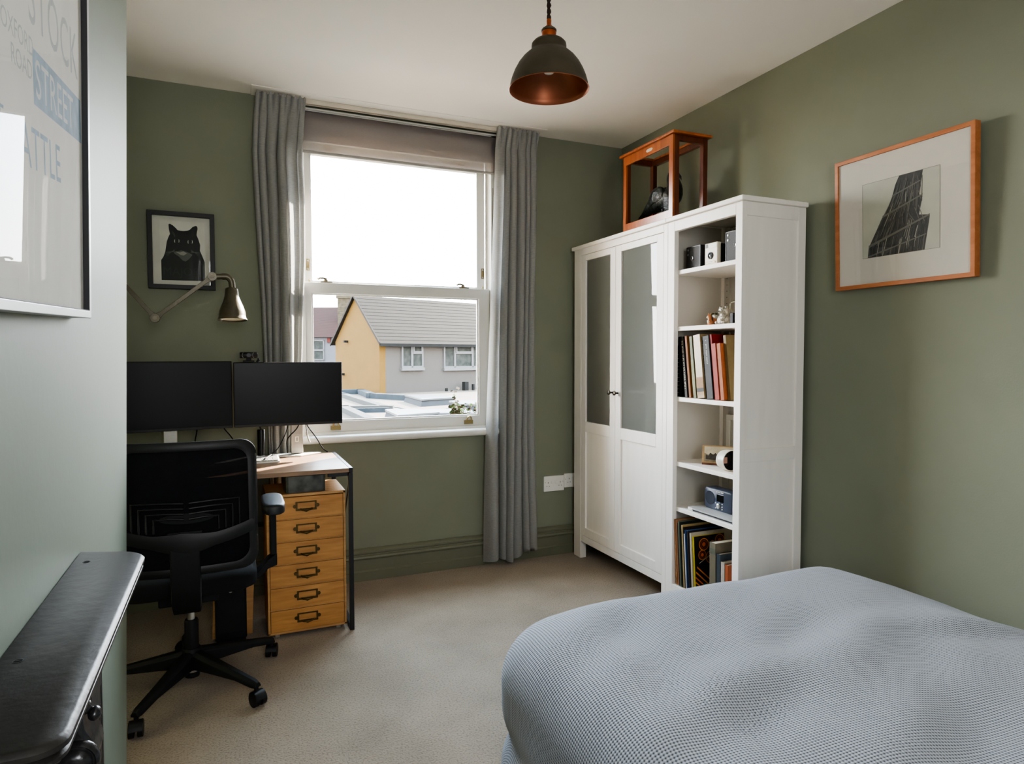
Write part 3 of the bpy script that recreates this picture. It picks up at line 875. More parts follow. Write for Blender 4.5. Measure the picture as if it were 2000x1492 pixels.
b = MB(); b.loft([rrect(cx - .235 + i, cy - .215 + i, cx + .235 - i, cy + .235 - i, .07, z, 6) for i, z in ((.02, .418), (.0, .432), (.0, .470), (.02, .488), (.07, .496))]); b.build('seat', mat('black seat fabric', (16, 16, 18), rough=.95, var=.2, nscale=200), t, smooth=60)
# back: curved frame in the plane Y ~ 2.5
def by(x, z):
    f = (x - (cx + .02)) / .24
    return 2.455 + .045 * f * f + (.05 * (z - .75) ** 2 * 4) + .02 * max(0, (z - .86)) - .02
def outline(m, n=10):
    """rounded outline of the back, inset by m"""
    x0, x1, zt, zb = cx - .235 + m, cx + .247 - m, .992 - m, .535 + m
    pts = []
    r = .055 - m * .3
    tp = .012
    for px, pz, a0, rr in ((x1 - r - tp, zt - r, 0, r), (x0 + r + tp, zt - r, pi / 2, r), (x0 + r + .03, zb + r, pi, r), (x1 - r - .01, zb + r, 3 * pi / 2, r)):
        for k in range(n + 1):
            a = a0 + pi / 2 * k / n
            pts.append((px + rr * cos(a), pz + rr * sin(a)))
    return pts
def ring3(m, dy):
    return [Vector((x, by(x, z) + dy, z)) for x, z in outline(m)]
def densify(pts, k=4):
    out = []
    for i, p in enumerate(pts):
        q = pts[(i + 1) % len(pts)]
        L = math.hypot(q[0] - p[0], q[1] - p[1])
        m = max(1, int(L / .03))
        for j in range(m):
            out.append((p[0] + (q[0] - p[0]) * j / m, p[1] + (q[1] - p[1]) * j / m))
    return out
o0, o1 = outline(0), outline(.030)
# matched subdivision of both outlines
def sub2(pa, pb):
    A, B = [], []
    n = len(pa)
    for i in range(n):
        j = (i + 1) % n
        L = math.hypot(pa[j][0] - pa[i][0], pa[j][1] - pa[i][1])
        m = max(1, int(L / .03))
        for k in range(m):
            f = k / m
            A.append((pa[i][0] * (1 - f) + pa[j][0] * f, pa[i][1] * (1 - f) + pa[j][1] * f))
            B.append((pb[i][0] * (1 - f) + pb[j][0] * f, pb[i][1] * (1 - f) + pb[j][1] * f))
    return A, B
A, B = sub2(o0, o1)
def to3(pl, dy): return [Vector((x, by(x, z) + dy, z)) for x, z in pl]
b = MB()
mid = [((a[0] + c[0]) / 2, (a[1] + c[1]) / 2) for a, c in zip(A, B)]
b.loft([to3(A, .012), to3(A, .0), to3(mid, -.008), to3(B, -.002), to3(B, .016), to3(A, .012)], cap=False)
bf = b.build('back_frame', mat('charcoal back frame', (17, 17, 19), rough=.5, var=.1), t, smooth=50)
# curved cross band and lower solid panel of the frame
b = MB()
def bandz(x): return .655 + .55 * (x - (cx + .01)) ** 2 * 1.6
xs = [cx - .205 + .43 * i / 24 for i in range(25)]
rings = []
for x in xs:
    z = bandz(x); w = .026 + .05 * max(0, 1 - abs(x - (cx + .0)) / .10) * .4
    rings.append([Vector((x, by(x, z) - .006, z - w)), Vector((x, by(x, z) - .012, z)), Vector((x, by(x, z) - .006, z + w * .7)), Vector((x, by(x, z) + .010, z + w * .7)), Vector((x, by(x, z) + .010, z - w))])
b.loft(rings); b.build('cross_band', bf.data.materials[0], t, smooth=50)
# mesh panels
b = MB()
grid = []
for i in range(25):
    z = .555 + (.972 - .555) * i / 24
    ins = .012 + max(0, .03 - (.972 - z)) * .8 + max(0, .03 - (z - .555)) * .8
    grid.append([Vector((x, by(x, z) + .012, z)) for x in [cx - .225 + ins + (.46 - 2 * ins) * k / 20 for k in range(21)]])
b.loft(grid, cap=False, closed=False); b.build('mesh_back', M_mesh, t, smooth=180)
# lumbar support: nested ribs behind the mesh
for s in (-1, 1):
    b = MB()
    for k in range(4):
        x0 = cx + .01 + s * .008; x1 = cx + .01 + s * (.165 - .022 * k)
        zt, zb = .790 - .018 * k, .690
        yy = lambda x, z: by(x, z) + .003
        b.tube([(x0, yy(x0, zt), zt - .004), ((x0 + x1) / 2, yy((x0 + x1) / 2, zt), zt), (x1, yy(x1, zt), zt), (x1, yy(x1, zb), zb)], .0048, 8)
    b.build('lumbar_rib', M_black, t, smooth=60)
b = MB()
b.loft([[Vector((x, by(x, z) + .0, z)) for x, z in [(cx + .01 + .085 * cos(a), .735 + .018 * sin(a)) for a in [2 * pi * k / 24 for k in range(24)]]], [Vector((x, by(x, z) + .008, z)) for x, z in [(cx + .01 + .085 * cos(a), .735 + .018 * sin(a)) for a in [2 * pi * k / 24 for k in range(24)]]]])
b.build('lumbar_pad', M_blackm, t, smooth=40)
# spine bracket from the band down under the seat
b = MB()
rings = []
for (y, z, w, d) in ((2.448, .690, .060, .016), (2.440, .620, .050, .020), (2.440, .500, .048, .024), (2.452, .440, .048, .026), (2.49, .405, .047, .026), (2.58, .385, .045, .024), (2.70, .385, .045, .022)):
    nn = Vector((0, -1, 0)) if z > .45 else Vector((0, -.5, -.86)) if z > .40 else Vector((0, 0, -1))
    c = Vector((cx + .004, y, z))
    rings.append([c + Vector((w, 0, 0)) - nn * d * .5, c + Vector((w * .9, 0, 0)) + nn * d * .5, c + Vector((-w * .9, 0, 0)) + nn * d * .5, c + Vector((-w, 0, 0)) - nn * d * .5])
b.loft(rings); b.build('spine', M_blackm, t, bevel=.003, smooth=40)
for s, xo in ((1, .296), (-1, -.296)):
    b = MB()
    ax = cx + xo
    def pw_(v): return math.copysign(abs(v) ** .55, v)
    b.loft([[Vector((ax + w * pw_(cos(a)), 2.655 + l * pw_(sin(a)), z)) for a in [2 * pi * k / 28 for k in range(28)]] for w, l, z in ((.034, .112, .694), (.041, .122, .699), (.042, .123, .722), (.039, .119, .731), (.030, .108, .7345))])
    pad = b.build('arm_pad', mat('soft black arm pad', (30, 30, 33), rough=.5, var=.1), t, smooth=60)
    b = MB()
    b.loft([[Vector((ax + q[0], 2.66 + q[1], z)) for q in ((-.011 , -.030), (.011, -.030), (.011, .030), (-.011, .030))] for z in (.690, .600, .520)])
    b.loft([[Vector((ax + dx, 2.66 - .032, z0)), Vector((ax + dx, 2.66 - .032, z1)), Vector((ax + dx, 2.66 + .032, z1)), Vector((ax + dx, 2.66 + .032, z0))] for dx, (z0, z1) in ((.012 * s, (.480, .525)), (-.02 * s, (.470, .505)), (-.05 * s, (.440, .470)), (-.11 * s, (.410, .4175)), (-.20 * s, (.40, .4175)))])
    b.build('arm_post', M_blackm, t, bevel=.004, smooth=40)
# ------------------------------------------------------------------ pendant lamp
PX, PY = .882, 1.75
M_pend = mat('dark olive metal shade', (68, 60, 44), rough=.5, metal=.3, var=.15, nscale=20, bump=.05)
M_copper = mat('copper', (176, 94, 56), rough=.30, metal=1.0, var=.08, nscale=30)
M_copin = mat('copper shade lining', (160, 96, 68), rough=.42, metal=.6, var=.12, nscale=14)
t = thing('pendant_lamp', 'dark dome pendant lamp with copper lining hanging from the ceiling', 'lamp', (PX, PY, H))
b = MB()
for k in (0, pi):
    b.tube([(PX + .0035 * cos(q * 1.1 + k), PY + .0035 * sin(q * 1.1 + k), 2.262 + (H - .03 - 2.262) * q / 60) for q in range(61)], .0036, 6)
b.build('cord', mat('brown twisted flex', (40, 26, 18), rough=.8), t, smooth=80)
b = MB(); b.lathe([(.004, 2.640), (.045, 2.644), (.05, H - .0005)], (PX, PY, 0), 24); b.build('ceiling_rose', M_pend, t, smooth=40)
b = MB(); b.lathe([(.0045, 2.272), (.0065, 2.271), (.007, 2.266), (.0065, 2.256), (.009, 2.252), (.0135, 2.248), (.0145, 2.244)], (PX, PY, 0), 24)
b.lathe([(.0205, 2.236), (.0215, 2.232), (.0205, 2.220), (.0205, 2.211)], (PX, PY, 0), 24); hd = b.build('lamp_holder', M_copper, t, smooth=40)
b = MB(); b.lathe([(.0145, 2.2455), (.019, 2.244), (.0225, 2.240), (.0225, 2.236), (.020, 2.235)], (PX, PY, 0), 24); b.build('collar', M_pend, hd, smooth=40)
prof = [(.020, 2.2135), (.032, 2.2125), (.044, 2.207), (.0505, 2.200), (.0515, 2.194), (.0515, 2.184), (.054, 2.178), (.064, 2.170), (.078, 2.157), (.091, 2.140), (.102, 2.120), (.110, 2.100), (.1145, 2.083), (.116, 2.072), (.1185, 2.069)]
b = MB(); b.lathe(prof, (PX, PY, 0), 64, cap=False); b.build('shade', M_pend, t, smooth=60)
b = MB(); b.lathe([(.1188, 2.0685), (.1180, 2.0672), (.1145, 2.070), (.1130, 2.083), (.1085, 2.100), (.1005, 2.119), (.0895, 2.139), (.0765, 2.1555), (.0625, 2.1685), (.05, 2.178), (.048, 2.198), (.03, 2.209), (.004, 2.211)], (PX, PY, 0), 64, cap=False); b.build('shade_lining', M_copin, t, smooth=60)
b = MB(); b.lathe([(.003, 2.113), (.012, 2.115), (.021, 2.124), (.0235, 2.134), (.021, 2.146), (.014, 2.160), (.012, 2.182)], (PX, PY, 0), 24); b.build('bulb', mat('clear bulb', (228, 222, 210), rough=.08, spec=.8), t, smooth=60)

# ------------------------------------------------------------------ white glazed cabinet
CX, CB = 2.025, 2.393
CT = 1.966
M_frost, nt, pb = nodes_of('frosted door glass')
L = nt.links
out = nt.nodes['Material Output']; nt.nodes.remove(pb)
rf = N(nt, 'ShaderNodeBsdfRefraction'); rf.inputs['Roughness'].default_value = .30; rf.inputs['IOR'].default_value = 1.15; rf.inputs['Color'].default_value = (.93, .96, .94, 1)
df = N(nt, 'ShaderNodeBsdfDiffuse'); df.inputs['Color'].default_value = lin((206, 211, 203))
tl = N(nt, 'ShaderNodeBsdfTranslucent'); tl.inputs['Color'].default_value = lin((235, 238, 234))
gl = N(nt, 'ShaderNodeBsdfGlossy'); gl.inputs['Roughness'].default_value = .02
fr = N(nt, 'ShaderNodeFresnel'); fr.inputs['IOR'].default_value = 1.5
vv = coords(nt, (1, 1, 1)); nz = N(nt, 'ShaderNodeTexNoise'); nz.inputs['Scale'].default_value = 900
bpn = N(nt, 'ShaderNodeBump'); bpn.inputs['Strength'].default_value = .2; bpn.inputs['Distance'].default_value = .001
L.new(vv, nz.inputs['Vector']); L.new(nz.outputs['Fac'], bpn.inputs['Height']); L.new(bpn.outputs['Normal'], rf.inputs['Normal'])
m0 = N(nt, 'ShaderNodeMixShader'); m0.inputs['Fac'].default_value = .5; L.new(df.outputs[0], m0.inputs[1]); L.new(tl.outputs[0], m0.inputs[2])
m1 = N(nt, 'ShaderNodeMixShader'); m1.inputs['Fac'].default_value = .40; L.new(rf.outputs[0], m1.inputs[1]); L.new(m0.outputs[0], m1.inputs[2])
m2 = N(nt, 'ShaderNodeMixShader'); L.new(fr.outputs[0], m2.inputs['Fac']); L.new(m1.outputs[0], m2.inputs[1]); L.new(gl.outputs[0], m2.inputs[2])
L.new(m2.outputs[0], out.inputs['Surface'])

YA, YM, YR = 3.656, 2.697, 2.181
t = thing('display_cabinet', 'tall white cabinet with two frosted-glass doors beside the bookcase', 'cabinet', (2.2, 3.18, 0))
b = MB()   # carcase: posts, sides, back, rails, base
for y0, y1 in ((YA, YA - .084), (YM, YM + .034)):
    b.box(CX, y0, 0, CX + .042, y1, CT - .022)
for y0, y1 in ((YA, YA - .042), (YM, YM + .034)):
    b.box(CB - .042, y0, 0, CB, y1, CT - .022)
b.box(CX + .042, YA - .004, .10, CB - .042, YA - .020, CT - .022); b.box(CX + .042, YM + .004, .10, CB - .042, YM + .02, CT - .022)
b.box(CB - .012, YA - .02, .10, CB - .004, YM + .02, CT - .022)
b.box(CX, YA - .084, 1.905, CX + .03, YM + .034, CT - .022)
b.box(CX + .002, YA - .084, .108, CX + .024, YM + .034, .150); b.box(CX + .02, YA - .02, .13, CB - .012, YM + .02, .148)
b.build('carcase', M_cab, t, bevel=.002)
b = MB(); b.box(CX - .014, YA + .014, CT - .0215, CB, YM + .0006, CT); b.build('top', M_cab, t, bevel=.003)
b = MB()
for z in (.44, .80, 1.09, 1.35, 1.63):
    b.box(CX + .055, YA - .025, z - .016, CB - .02, YM + .025, z)
b.build('shelf', M_cab, t, bevel=.001)
def door(y0, y1, ky):
    """y0 far side, y1 near side"""
    b = MB()
    X0, X1 = CX + .001, CX + .021
    w = .055
    z0, z1, zm0, zm1 = .154, 1.9025, .808, .873
    b.box(X0, y0, z0, X1, y0 - w, z1); b.box(X0, y1 + w, z0, X1, y1, z1)
    b.box(X0, y0 - w, 1.866, X1, y1 + w, z1); b.box(X0, y0 - w, zm0, X1, y1 + w, zm1); b.box(X0, y0 - w, z0, X1, y1 + w, .206)
    b.box(X0 + .010, y0 - w + .004, .200, X0 + .016, y1 + w - .004, .814)
    d = b.build('door', M_cab, t, bevel=.0016)
    b = MB(); b.poly([(X0 + .010, y0 - w + .004, zm1 - .004), (X0 + .010, y1 + w - .004, zm1 - .004), (X0 + .010, y1 + w - .004, 1.870), (X0 + .010, y0 - w + .004, 1.870)]); b.build('glass_panel', M_frost, d)
    b = MB(); b.lathe([(.006, 0), (.0055, -.012), (.009, -.018), (.0135, -.022), (.0135, -.027), (.009, -.030)], (X0, ky, 1.070), 20, axis='x')
    b.build('knob', mat('antique bronze knob', (70, 66, 58), rough=.35, metal=.8, var=.2), d, smooth=40)
door(YA - .086, 3.1795, 3.206); door(3.1765, YM + .036, 3.148)
# what shows dimly through the frosted doors
def stored(name, label, cat, x, y, z, w, h, col, shape='box'):
    if shape == 'box':
        tt = thing(name, label, cat, (x, y, z), group='boxes behind the frosted doors')
        b = MB(); b.loft([rrect(x, y - w, x + .18, y + w, .012, q) for q in (z + .0005, z + h * .86)]); b.build('body', mat(label[:20], col, rough=.7), tt, smooth=40)
        b = MB(); b.loft([rrect(x - .002, y - w - .002, x + .182, y + w + .002, .013, q) for q in (z + h * .862, z + h)]); b.build('lid', mat(label[:20] + ' lid', col, rough=.6), tt, smooth=40)
    else:
        tt = thing(name, label, cat, (x, y, z))
        b = MB(); b.lathe([(w * .7, z + .0005), (w, z + h * .3), (w * .9, z + h * .7), (w * .45, z + h * .85), (w * .5, z + h)], (x + w, y, 0), 20); b.build('body', mat(label[:20], col, rough=.4), tt, smooth=60)
stored('storage_box', 'red lidded box behind the frosted glass on the lowest visible shelf', 'box', 2.10, 3.40, .80, .115, .155, (170, 60, 48))
stored('storage_box', 'dark green box behind frosted glass on the topmost cabinet shelf', 'box', 2.12, 3.42, 1.63, .10, .10, (70, 86, 74))
stored('storage_box', 'dark grey box behind frosted glass on the second cabinet shelf', 'box', 2.12, 3.42, 1.35, .10, .20, (84, 84, 78))
stored('storage_box', 'brown box behind frosted glass just under the door knobs', 'box', 2.12, 3.36, 1.09, .12, .15, (96, 82, 66))
stored('vase', 'pale vase behind the frosted glass of the near cabinet door', 'vase', 2.10, 2.96, .80, .055, .19, (226, 222, 212), 'v')
stored('storage_box', 'faded red box behind frosted glass near the bookcase', 'box', 2.12, 2.86, 1.09, .08, .15, (190, 120, 104))

# ------------------------------------------------------------------ white bookcase
t = thing('bookcase', 'tall narrow white open bookcase standing against the sage wall', 'bookcase', (2.2, 2.43, 0))
YM2 = YM - .0012
b = MB()
b.box(CX, YM2, 0, CX + .026, YM2 - .052, CT - .022); b.box(CX, YR, 0, CX + .026, YR + .040, CT - .022)     # front stiles
b.box(CB - .045, YM2, 0, CB, YM2 - .022, CT - .022); b.box(CB - .045, YR, 0, CB, YR + .022, CT - .022)
b.box(CX + .026, YM2 - .004, .10, CB - .045, YM2 - .018, CT - .022)
b.box(CX + .026, YR + .007, .10, CB - .045, YR + .020, CT - .022)           # recessed near side panel
b.box(CX + .026, YR, 1.885, CB - .045, YR + .020, CT - .022); b.box(CX + .026, YR, .815, CB - .045, YR + .020, .872); b.box(CX + .026, YR, .10, CB - .045, YR + .020, .16)
b.box(CX, YM2 - .052, 1.893, CX + .024, YR + .040, CT - .022)                # top rail
b.box(CX, YM2 - .052, .078, CX + .024, YR + .040, .136)                      # bottom rail
b.build('carcase', M_cab, t, bevel=.0018)
b = MB(); b.box(CX - .014, YM2, CT - .0215, CB, YR - .014, CT); b.build('top', M_cab, t, bevel=.003)
b = MB(); b.box(CX + .027, YM2 - .0181, .14, CB - .046, YM2 - .0183, CT - .03); b.build('side_shade', M_cabin, t)  # thin darker sheet over the far side, imitating shade inside the bookcase
b = MB(); b.box(CB - .014, YM2 - .018, .12, CB - .006, YR + .02, CT - .03)
b.box(CB - .026, YM2 - .019, .13, CB - .014, YM2 - .060, CT - .03)
b.box(CX + .03, YM2 - .0184, .868, CB - .03, YM2 - .0188, .905); b.box(CX + .03, YM2 - .0184, 1.835, CB - .03, YM2 - .0188, 1.875)
b.build('back_panel', M_cabin, t, bevel=.001)
hb = MB()
for k in range(22):
    hb.box(CB - .0268, YM2 - .043, 1.10 + .032 * k, CB - .0258, YM2 - .039, 1.104 + .032 * k)
hb.build('shelf_pin_hole', M_black, t)
SH = (1.703, 1.425, 1.076, .752, .525, .138)
for z in SH:
    b = MB(); b.box(CX + .020 if z > .2 else CX + .024, YM2 - .0185, z - .021, CB - .0275, YR + .0205, z); b.build('shelf', M_cab, t, bevel=.0015)

# ------------------------------------------------------------------ glass case with a bird
M_case = wood('orange mahogany', (140, 72, 34), (186, 106, 56), rough=.28, scale=(18, 18, 2.5), coat=.3)
M_case_shade = wood('shaded mahogany', (70, 30, 14), (112, 52, 24), rough=.32, scale=(18, 18, 2.5), coat=.3)  # same mahogany as the door, darkened to paint in the shade on the sides
t = thing('glass_case', 'mahogany-framed glass specimen case on top of the white cabinet', 'display case', (2.2, 2.97, CT))
ax0, ax1, ay0, ay1, az0, az1 = 2.086, 2.306, 2.742, 3.207, CT + .0005, 2.408
pw = .028
b = MB()
for (x, y) in ((ax0 + .012, ay0), (ax0 + .012, ay1 - pw), (ax1 - pw, ay0), (ax1 - pw, ay1 - pw)):
    b.box(x, y, az0 + .016, x + pw, y + pw, az1)
for y in (ay0 + .002, ay1 - .024):
    b.box(ax0 + .04, y, az1 - .028, ax1 - pw, y + .022, az1); b.box(ax0 + .04, y, az0 + .016, ax1 - pw, y + .022, az0 + .045)
b.box(ax1 - .024, ay0 + pw, az1 - .028, ax1 - .002, ay1 - pw, az1); b.box(ax1 - .024, ay0 + pw, az0 + .016, ax1 - .002, ay1 - pw, az0 + .045)
b.build('frame', M_case_shade, t, bevel=.0015)
b = MB(); b.box(ax0 - .004, ay0 - .010, az0, ax1 + .006, ay1 + .008, az0 + .0155); b.build('base', M_case_shade, t, bevel=.002)
b = MB(); b.frame(ax0 - .012, ay0 - .020, ax1 + .016, ay1 + .014, .045, az1 + .0005, az1 + .014, 'xy'); b.build('lid_frame', M_case, t, bevel=.003)
b = MB(); b.box(ax0 + .03, ay0 + .02, az1 + .004, ax1 - .03, ay1 - .02, az1 + .008); b.build('lid_glass', M_caseglass, t)
b = MB(); b.frame(ay0 + .001, az0 + .017, ay1 - .012, az1 - .001, 0, ax0, ax0 + .0115, 'yz', w4=(.032, .028, .046, .050)); dr = b.build('door', M_case, t, bevel=.0015)
b = MB(); b.loft([[(ax0 - .0008 * k, 2.945 + q[0], 2.382 + q[1]) for q in [(.019 * cos(a) + (.010 if cos(a) > 0 else -.010), .0085 * sin(a)) for a in [2 * pi * i / 24 for i in range(24)]]] for k in (0, 1)]); b.build('plaque', mat('ivory plaque', (232, 222, 204), rough=.4), dr)
b = MB(); b.box(ax0 + .005, ay0 + .03, az0 + .06, ax0 + .007, ay1 - .038, az1 - .046); b.build('pane', M_caseglass, dr)
b = MB(); b.box(ax0 + .04, ay0 + .010, az0 + .04, ax1 - .025, ay0 + .012, az1 - .025); b.build('pane', M_caseglass, t)
b = MB(); b.box(ax0 + .04, ay1 - .012, az0 + .04, ax1 - .025, ay1 - .010, az1 - .025); b.build('pane', M_caseglass, t)
b = MB(); b.box(ax1 - .012, ay0 + .025, az0 + .04, ax1 - .010, ay1 - .025, az1 - .025); b.build('pane', M_caseglass, t)
# the bird
M_bird = mat('glossy black feathers', (26, 32, 30), rough=.30, metal=.25, var=.5, nscale=40, bump=.5, bscale=55, dirt=(12, 16, 14))
t = thing('bird_figure', 'glossy black bird with hooked beak inside the glass case', 'bird', (2.2, 2.95, az0 + .017))
b = MB()
sp = [((3.168, 2.070), .006, .020), ((3.135, 2.088), .012, .030), ((3.095, 2.108), .028, .036), ((3.050, 2.124), .050, .048), ((2.995, 2.134), .062, .058), ((2.935, 2.132), .066, .062), ((2.885, 2.140), .060, .056),
      ((2.872, 2.172), .046, .046), ((2.884, 2.205), .036, .036), ((2.896, 2.232), .032, .033), ((2.894, 2.256), .027, .030), ((2.890, 2.272), .014, .014)]
rings = []
for i, ((y, z), rv, rh) in enumerate(sp):
    ya, za = sp[max(0, i - 1)][0]; yb, zb = sp[min(len(sp) - 1, i + 1)][0]
    d = Vector((0, yb - ya, zb - za)).normalized(); n = Vector((0, -d.z, d.y))
    rings.append([Vector((2.2, y, z)) + Vector((1, 0, 0)) * rh * cos(a) + n * rv * sin(a) for a in [2 * pi * k / 20 for k in range(20)]])
b.loft(rings); body = b.build('body', M_bird, t, smooth=180, sub=1)
b = MB(); b.tube([(2.2, 2.872, 2.243), (2.2, 2.848, 2.238), (2.2, 2.828, 2.222), (2.2, 2.820, 2.206)], [.015, .012, .007, .002], 12); b.build('beak', mat('dark horn beak', (28, 26, 24), rough=.3), t, smooth=60)
for s in (-1, 1):
    b = MB(); b.ball((2.2 + s * .028, 2.882, 2.250), .0045, n=10, m=6); b.build('eye', mat('bird eye', (150, 120, 70), rough=.1), t, smooth=180)
    b = MB()
    wr = [((2.895, 2.150), .010, .030), ((2.94, 2.158), .014, .042), ((3.01, 2.148), .012, .040), ((3.07, 2.122), .008, .026), ((3.13, 2.092), .003, .008)]
    b.loft([[Vector((2.2 + s * (.050 + w * cos(a) + (.006 if k in (1, 2) else -.012 * max(0, k - 1))), y, z + h * sin(a))) for a in [2 * pi * q / 14 for q in range(14)]] for k, ((y, z), w, h) in enumerate(wr)]); b.build('wing', M_bird, t, smooth=180, sub=2)
    b = MB(); b.tube([(2.2 + s * .022, 2.95, 2.09), (2.2 + s * .022, 2.945, 2.03), (2.2 + s * .022, 2.95, az0 + .02)], .006, 8)
    for dy in (-.03, -.012, .02):
        b.tube([(2.2 + s * .022, 2.95, az0 + .021), (2.2 + s * .022 + dy * .3, 2.95 + dy * -1.0 - .004, az0 + .0205)], [.005, .003], 6)
    b.build('leg', mat('dark horn legs', (40, 36, 30), rough=.5), t, smooth=60)
b = MB()
for k in range(5):
    a = -.3 + .15 * k
    b.loft([[Vector((2.2 + .02 * a * 3 + w * cos(q), y, z + .003 * sin(q))) for q in [2 * pi * i / 8 for i in range(8)]] for (y, z, w) in ((3.13, 2.09, .010), (3.165, 2.070, .011), (3.185, 2.055, .004))])
b.build('tail', M_bird, t, smooth=60)

# ------------------------------------------------------------------ things on the bookcase shelves
M_leath = mat('black leatherette', (24, 25, 28), rough=.5, var=.25, nscale=150, bump=.3, bscale=400)
M_cream = mat('cream bakelite', (214, 204, 184), rough=.4, var=.02)
def box_camera(label, x, y0, y1, z, h, dep, lens_u, lens_v, m, finders, lensr=.011):
    """front face on x, from y0 (far) to y1 (near)"""
    t = thing('box_camera', label, 'camera', (x, (y0 + y1) / 2, z), group='box cameras on the topmost shelf')
    b = MB(); b.box(x, y0, z + .0005, x + dep, y1, z + h); bo = b.build('body', m, t, bevel=.003)
    W = y0 - y1
    b = MB(); b.frame(y1 + .002, z + .002, y0 - .002, z + h - .002, .0022, x - .0012, x + .001, 'yz'); b.build('front_trim', M_blacksteel if m is M_leath else M_cream, bo)
    ly, lz = y0 - W * lens_u, z + h * (1 - lens_v)
    b = MB(); b.lathe([(lensr, .001), (lensr, -.003), (lensr * .75, -.003), (lensr * .7, -.0005)], (x, ly, lz), 24, axis='x'); ls = b.build('lens_ring', M_black, bo, smooth=40)
    b = MB(); b.lathe([(lensr * .7, -.0008), (lensr * .3, -.0016), (.0005, -.0018)], (x, ly, lz), 20, axis='x'); b.build('lens', mat('camera lens', (18, 20, 24), rough=.05, spec=.9), bo, smooth=60)
    for (u, v) in finders:
        fy, fz = y0 - W * u, z + h * (1 - v)
        b = MB(); b.lathe([(.0052, .001), (.0052, -.0012), (.0038, -.0014)], (x, fy, fz), 16, axis='x'); b.build('viewfinder', mat('finder glass', (120, 120, 116), rough=.1), bo, smooth=40)
    return t, bo
box_camera('small black box camera beside the cream one on the topmost shelf', 2.085, 2.628, 2.522, SH[0], .112, .125, .44, .52, M_leath, ((.12, .14), (.12, .34)))
box_camera('larger black box camera at the near end of the topmost shelf', 2.085, 2.352, 2.245, SH[0], .140, .12, .62, .46, M_leath, ((.16, .12), (.16, .28)))
t = thing('box_camera', 'cream and black box camera between two black ones on the shelf', 'camera', (2.08, 2.44, SH[0]), group='box cameras on the topmost shelf')
b = MB(); b.box(2.098, 2.480, SH[0] + .0005, 2.200, 2.396, SH[0] + .100); bo = b.build('body', M_leath, t, bevel=.003)
b = MB(); b.box(2.076, 2.482, SH[0] + .0005, 2.0975, 2.394, SH[0] + .106); fp = b.build('front_panel', M_cream, t, bevel=.004)
b = MB(); b.lathe([(.0165, .001), (.0165, -.004), (.012, -.005), (.011, -.002)], (2.076, 2.440, SH[0] + .046), 28, axis='x'); b.build('lens_ring', M_black, fp, smooth=40)
b = MB(); b.lathe([(.011, -.002), (.005, -.0045), (.0005, -.005)], (2.076, 2.440, SH[0] + .046), 20, axis='x'); b.build('lens', mat('bright lens', (90, 96, 100), rough=.05, spec=.9), fp, smooth=60)
b = MB(); b.box(2.0752, 2.476, SH[0] + .084, 2.078, 2.458, SH[0] + .101); b.build('viewfinder', M_black, fp, bevel=.001)
b = MB(); b.box(2.0756, 2.454, SH[0] + .080, 2.078, 2.398, SH[0] + .102); b.build('name_plate', mat('pale plate', (190, 182, 164), rough=.35), fp, bevel=.0005)
b = MB(); b.frame(2.402, SH[0] + .010, 2.474, SH[0] + .019, .0012, 2.0754, 2.078, 'yz'); b.box(2.0752, 2.412, SH[0] + .011, 2.078, 2.406, SH[0] + .018); b.build('shutter_slot', M_bronze, fp)

# little animal figures
Z = SH[1]
M_sq = mat('orange glazed squirrel', (190, 120, 72), rough=.3, var=.2, nscale=50)
t = thing('squirrel_figure', 'tiny orange and white squirrel figure on the second shelf', 'figurine', (2.11, 2.482, Z))
b = MB()
b.loft([[(2.11 + rx * cos(a), 2.478 + oy + ry * sin(a), Z + z) for a in [2 * pi * k / 14 for k in range(14)]] for z, rx, ry, oy in ((.0005, .011, .012, 0), (.010, .014, .015, 0), (.022, .0115, .012, .001), (.031, .008, .009, .003), (.036, .009, .010, .005), (.044, .0095, .0105, .007), (.051, .006, .007, .007))])
for s in (-1, 1):
    b.tube([(2.11 + s * .005, 2.484, Z + .048), (2.11 + s * .006, 2.483, Z + .060)], [.0035, .001], 8)
    b.tube([(2.103, 2.478 + s * .006, Z + .024), (2.097, 2.480 + s * .004, Z + .020)], [.0035, .003], 8)
b.build('body', M_sq, t, smooth=180)
b = MB(); b.ball((2.1035, 2.4865, Z + .0395), .0065, .008, .006, 10, 8); b.ball((2.101, 2.479, Z + .018), .006, .008, .011, 10, 8); b.build('white_front', M_cream, t, smooth=180)
b = MB(); b.tube([(2.122, 2.472, Z + .008), (2.130, 2.468, Z + .022), (2.130, 2.470, Z + .038), (2.122, 2.472, Z + .048)], [.004, .008, .009, .004], 10); b.build('tail', M_sq, t, smooth=180)
b = MB(); b.ball((2.1005, 2.4915, Z + .043), .0016, n=8, m=6); b.build('eye', M_black, t)
t = thing('bear_figure', 'silver-grey waving bear figure on the second shelf', 'figurine', (2.12, 2.402, Z))
M_bear = mat('tarnished silver bear', (168, 162, 148), rough=.35, metal=.6, var=.35, nscale=60, bump=.5, bscale=120)
b = MB()
b.loft([[(2.12 + rx * cos(a), 2.40 + ry * sin(a), Z + z) for a in [2 * pi * k / 18 for k in range(18)]] for z, rx, ry in ((.0005, .022, .026), (.010, .027, .032), (.026, .026, .031), (.040, .020, .024), (.047, .015, .018), (.052, .018, .021), (.062, .022, .0235), (.073, .021, .0225), (.082, .013, .014), (.085, .003, .003))])
b.ball((2.101, 2.402, Z + .060), .008, .010, .008, 12, 8)
for s in (-1, 1):
    b.ball((2.122, 2.402 + s * .018, Z + .081), .006, .0075, .0075, 10, 8)
    b.ball((2.102, 2.40 + s * .020, Z + .0108), .012, .011, .010, 12, 8)
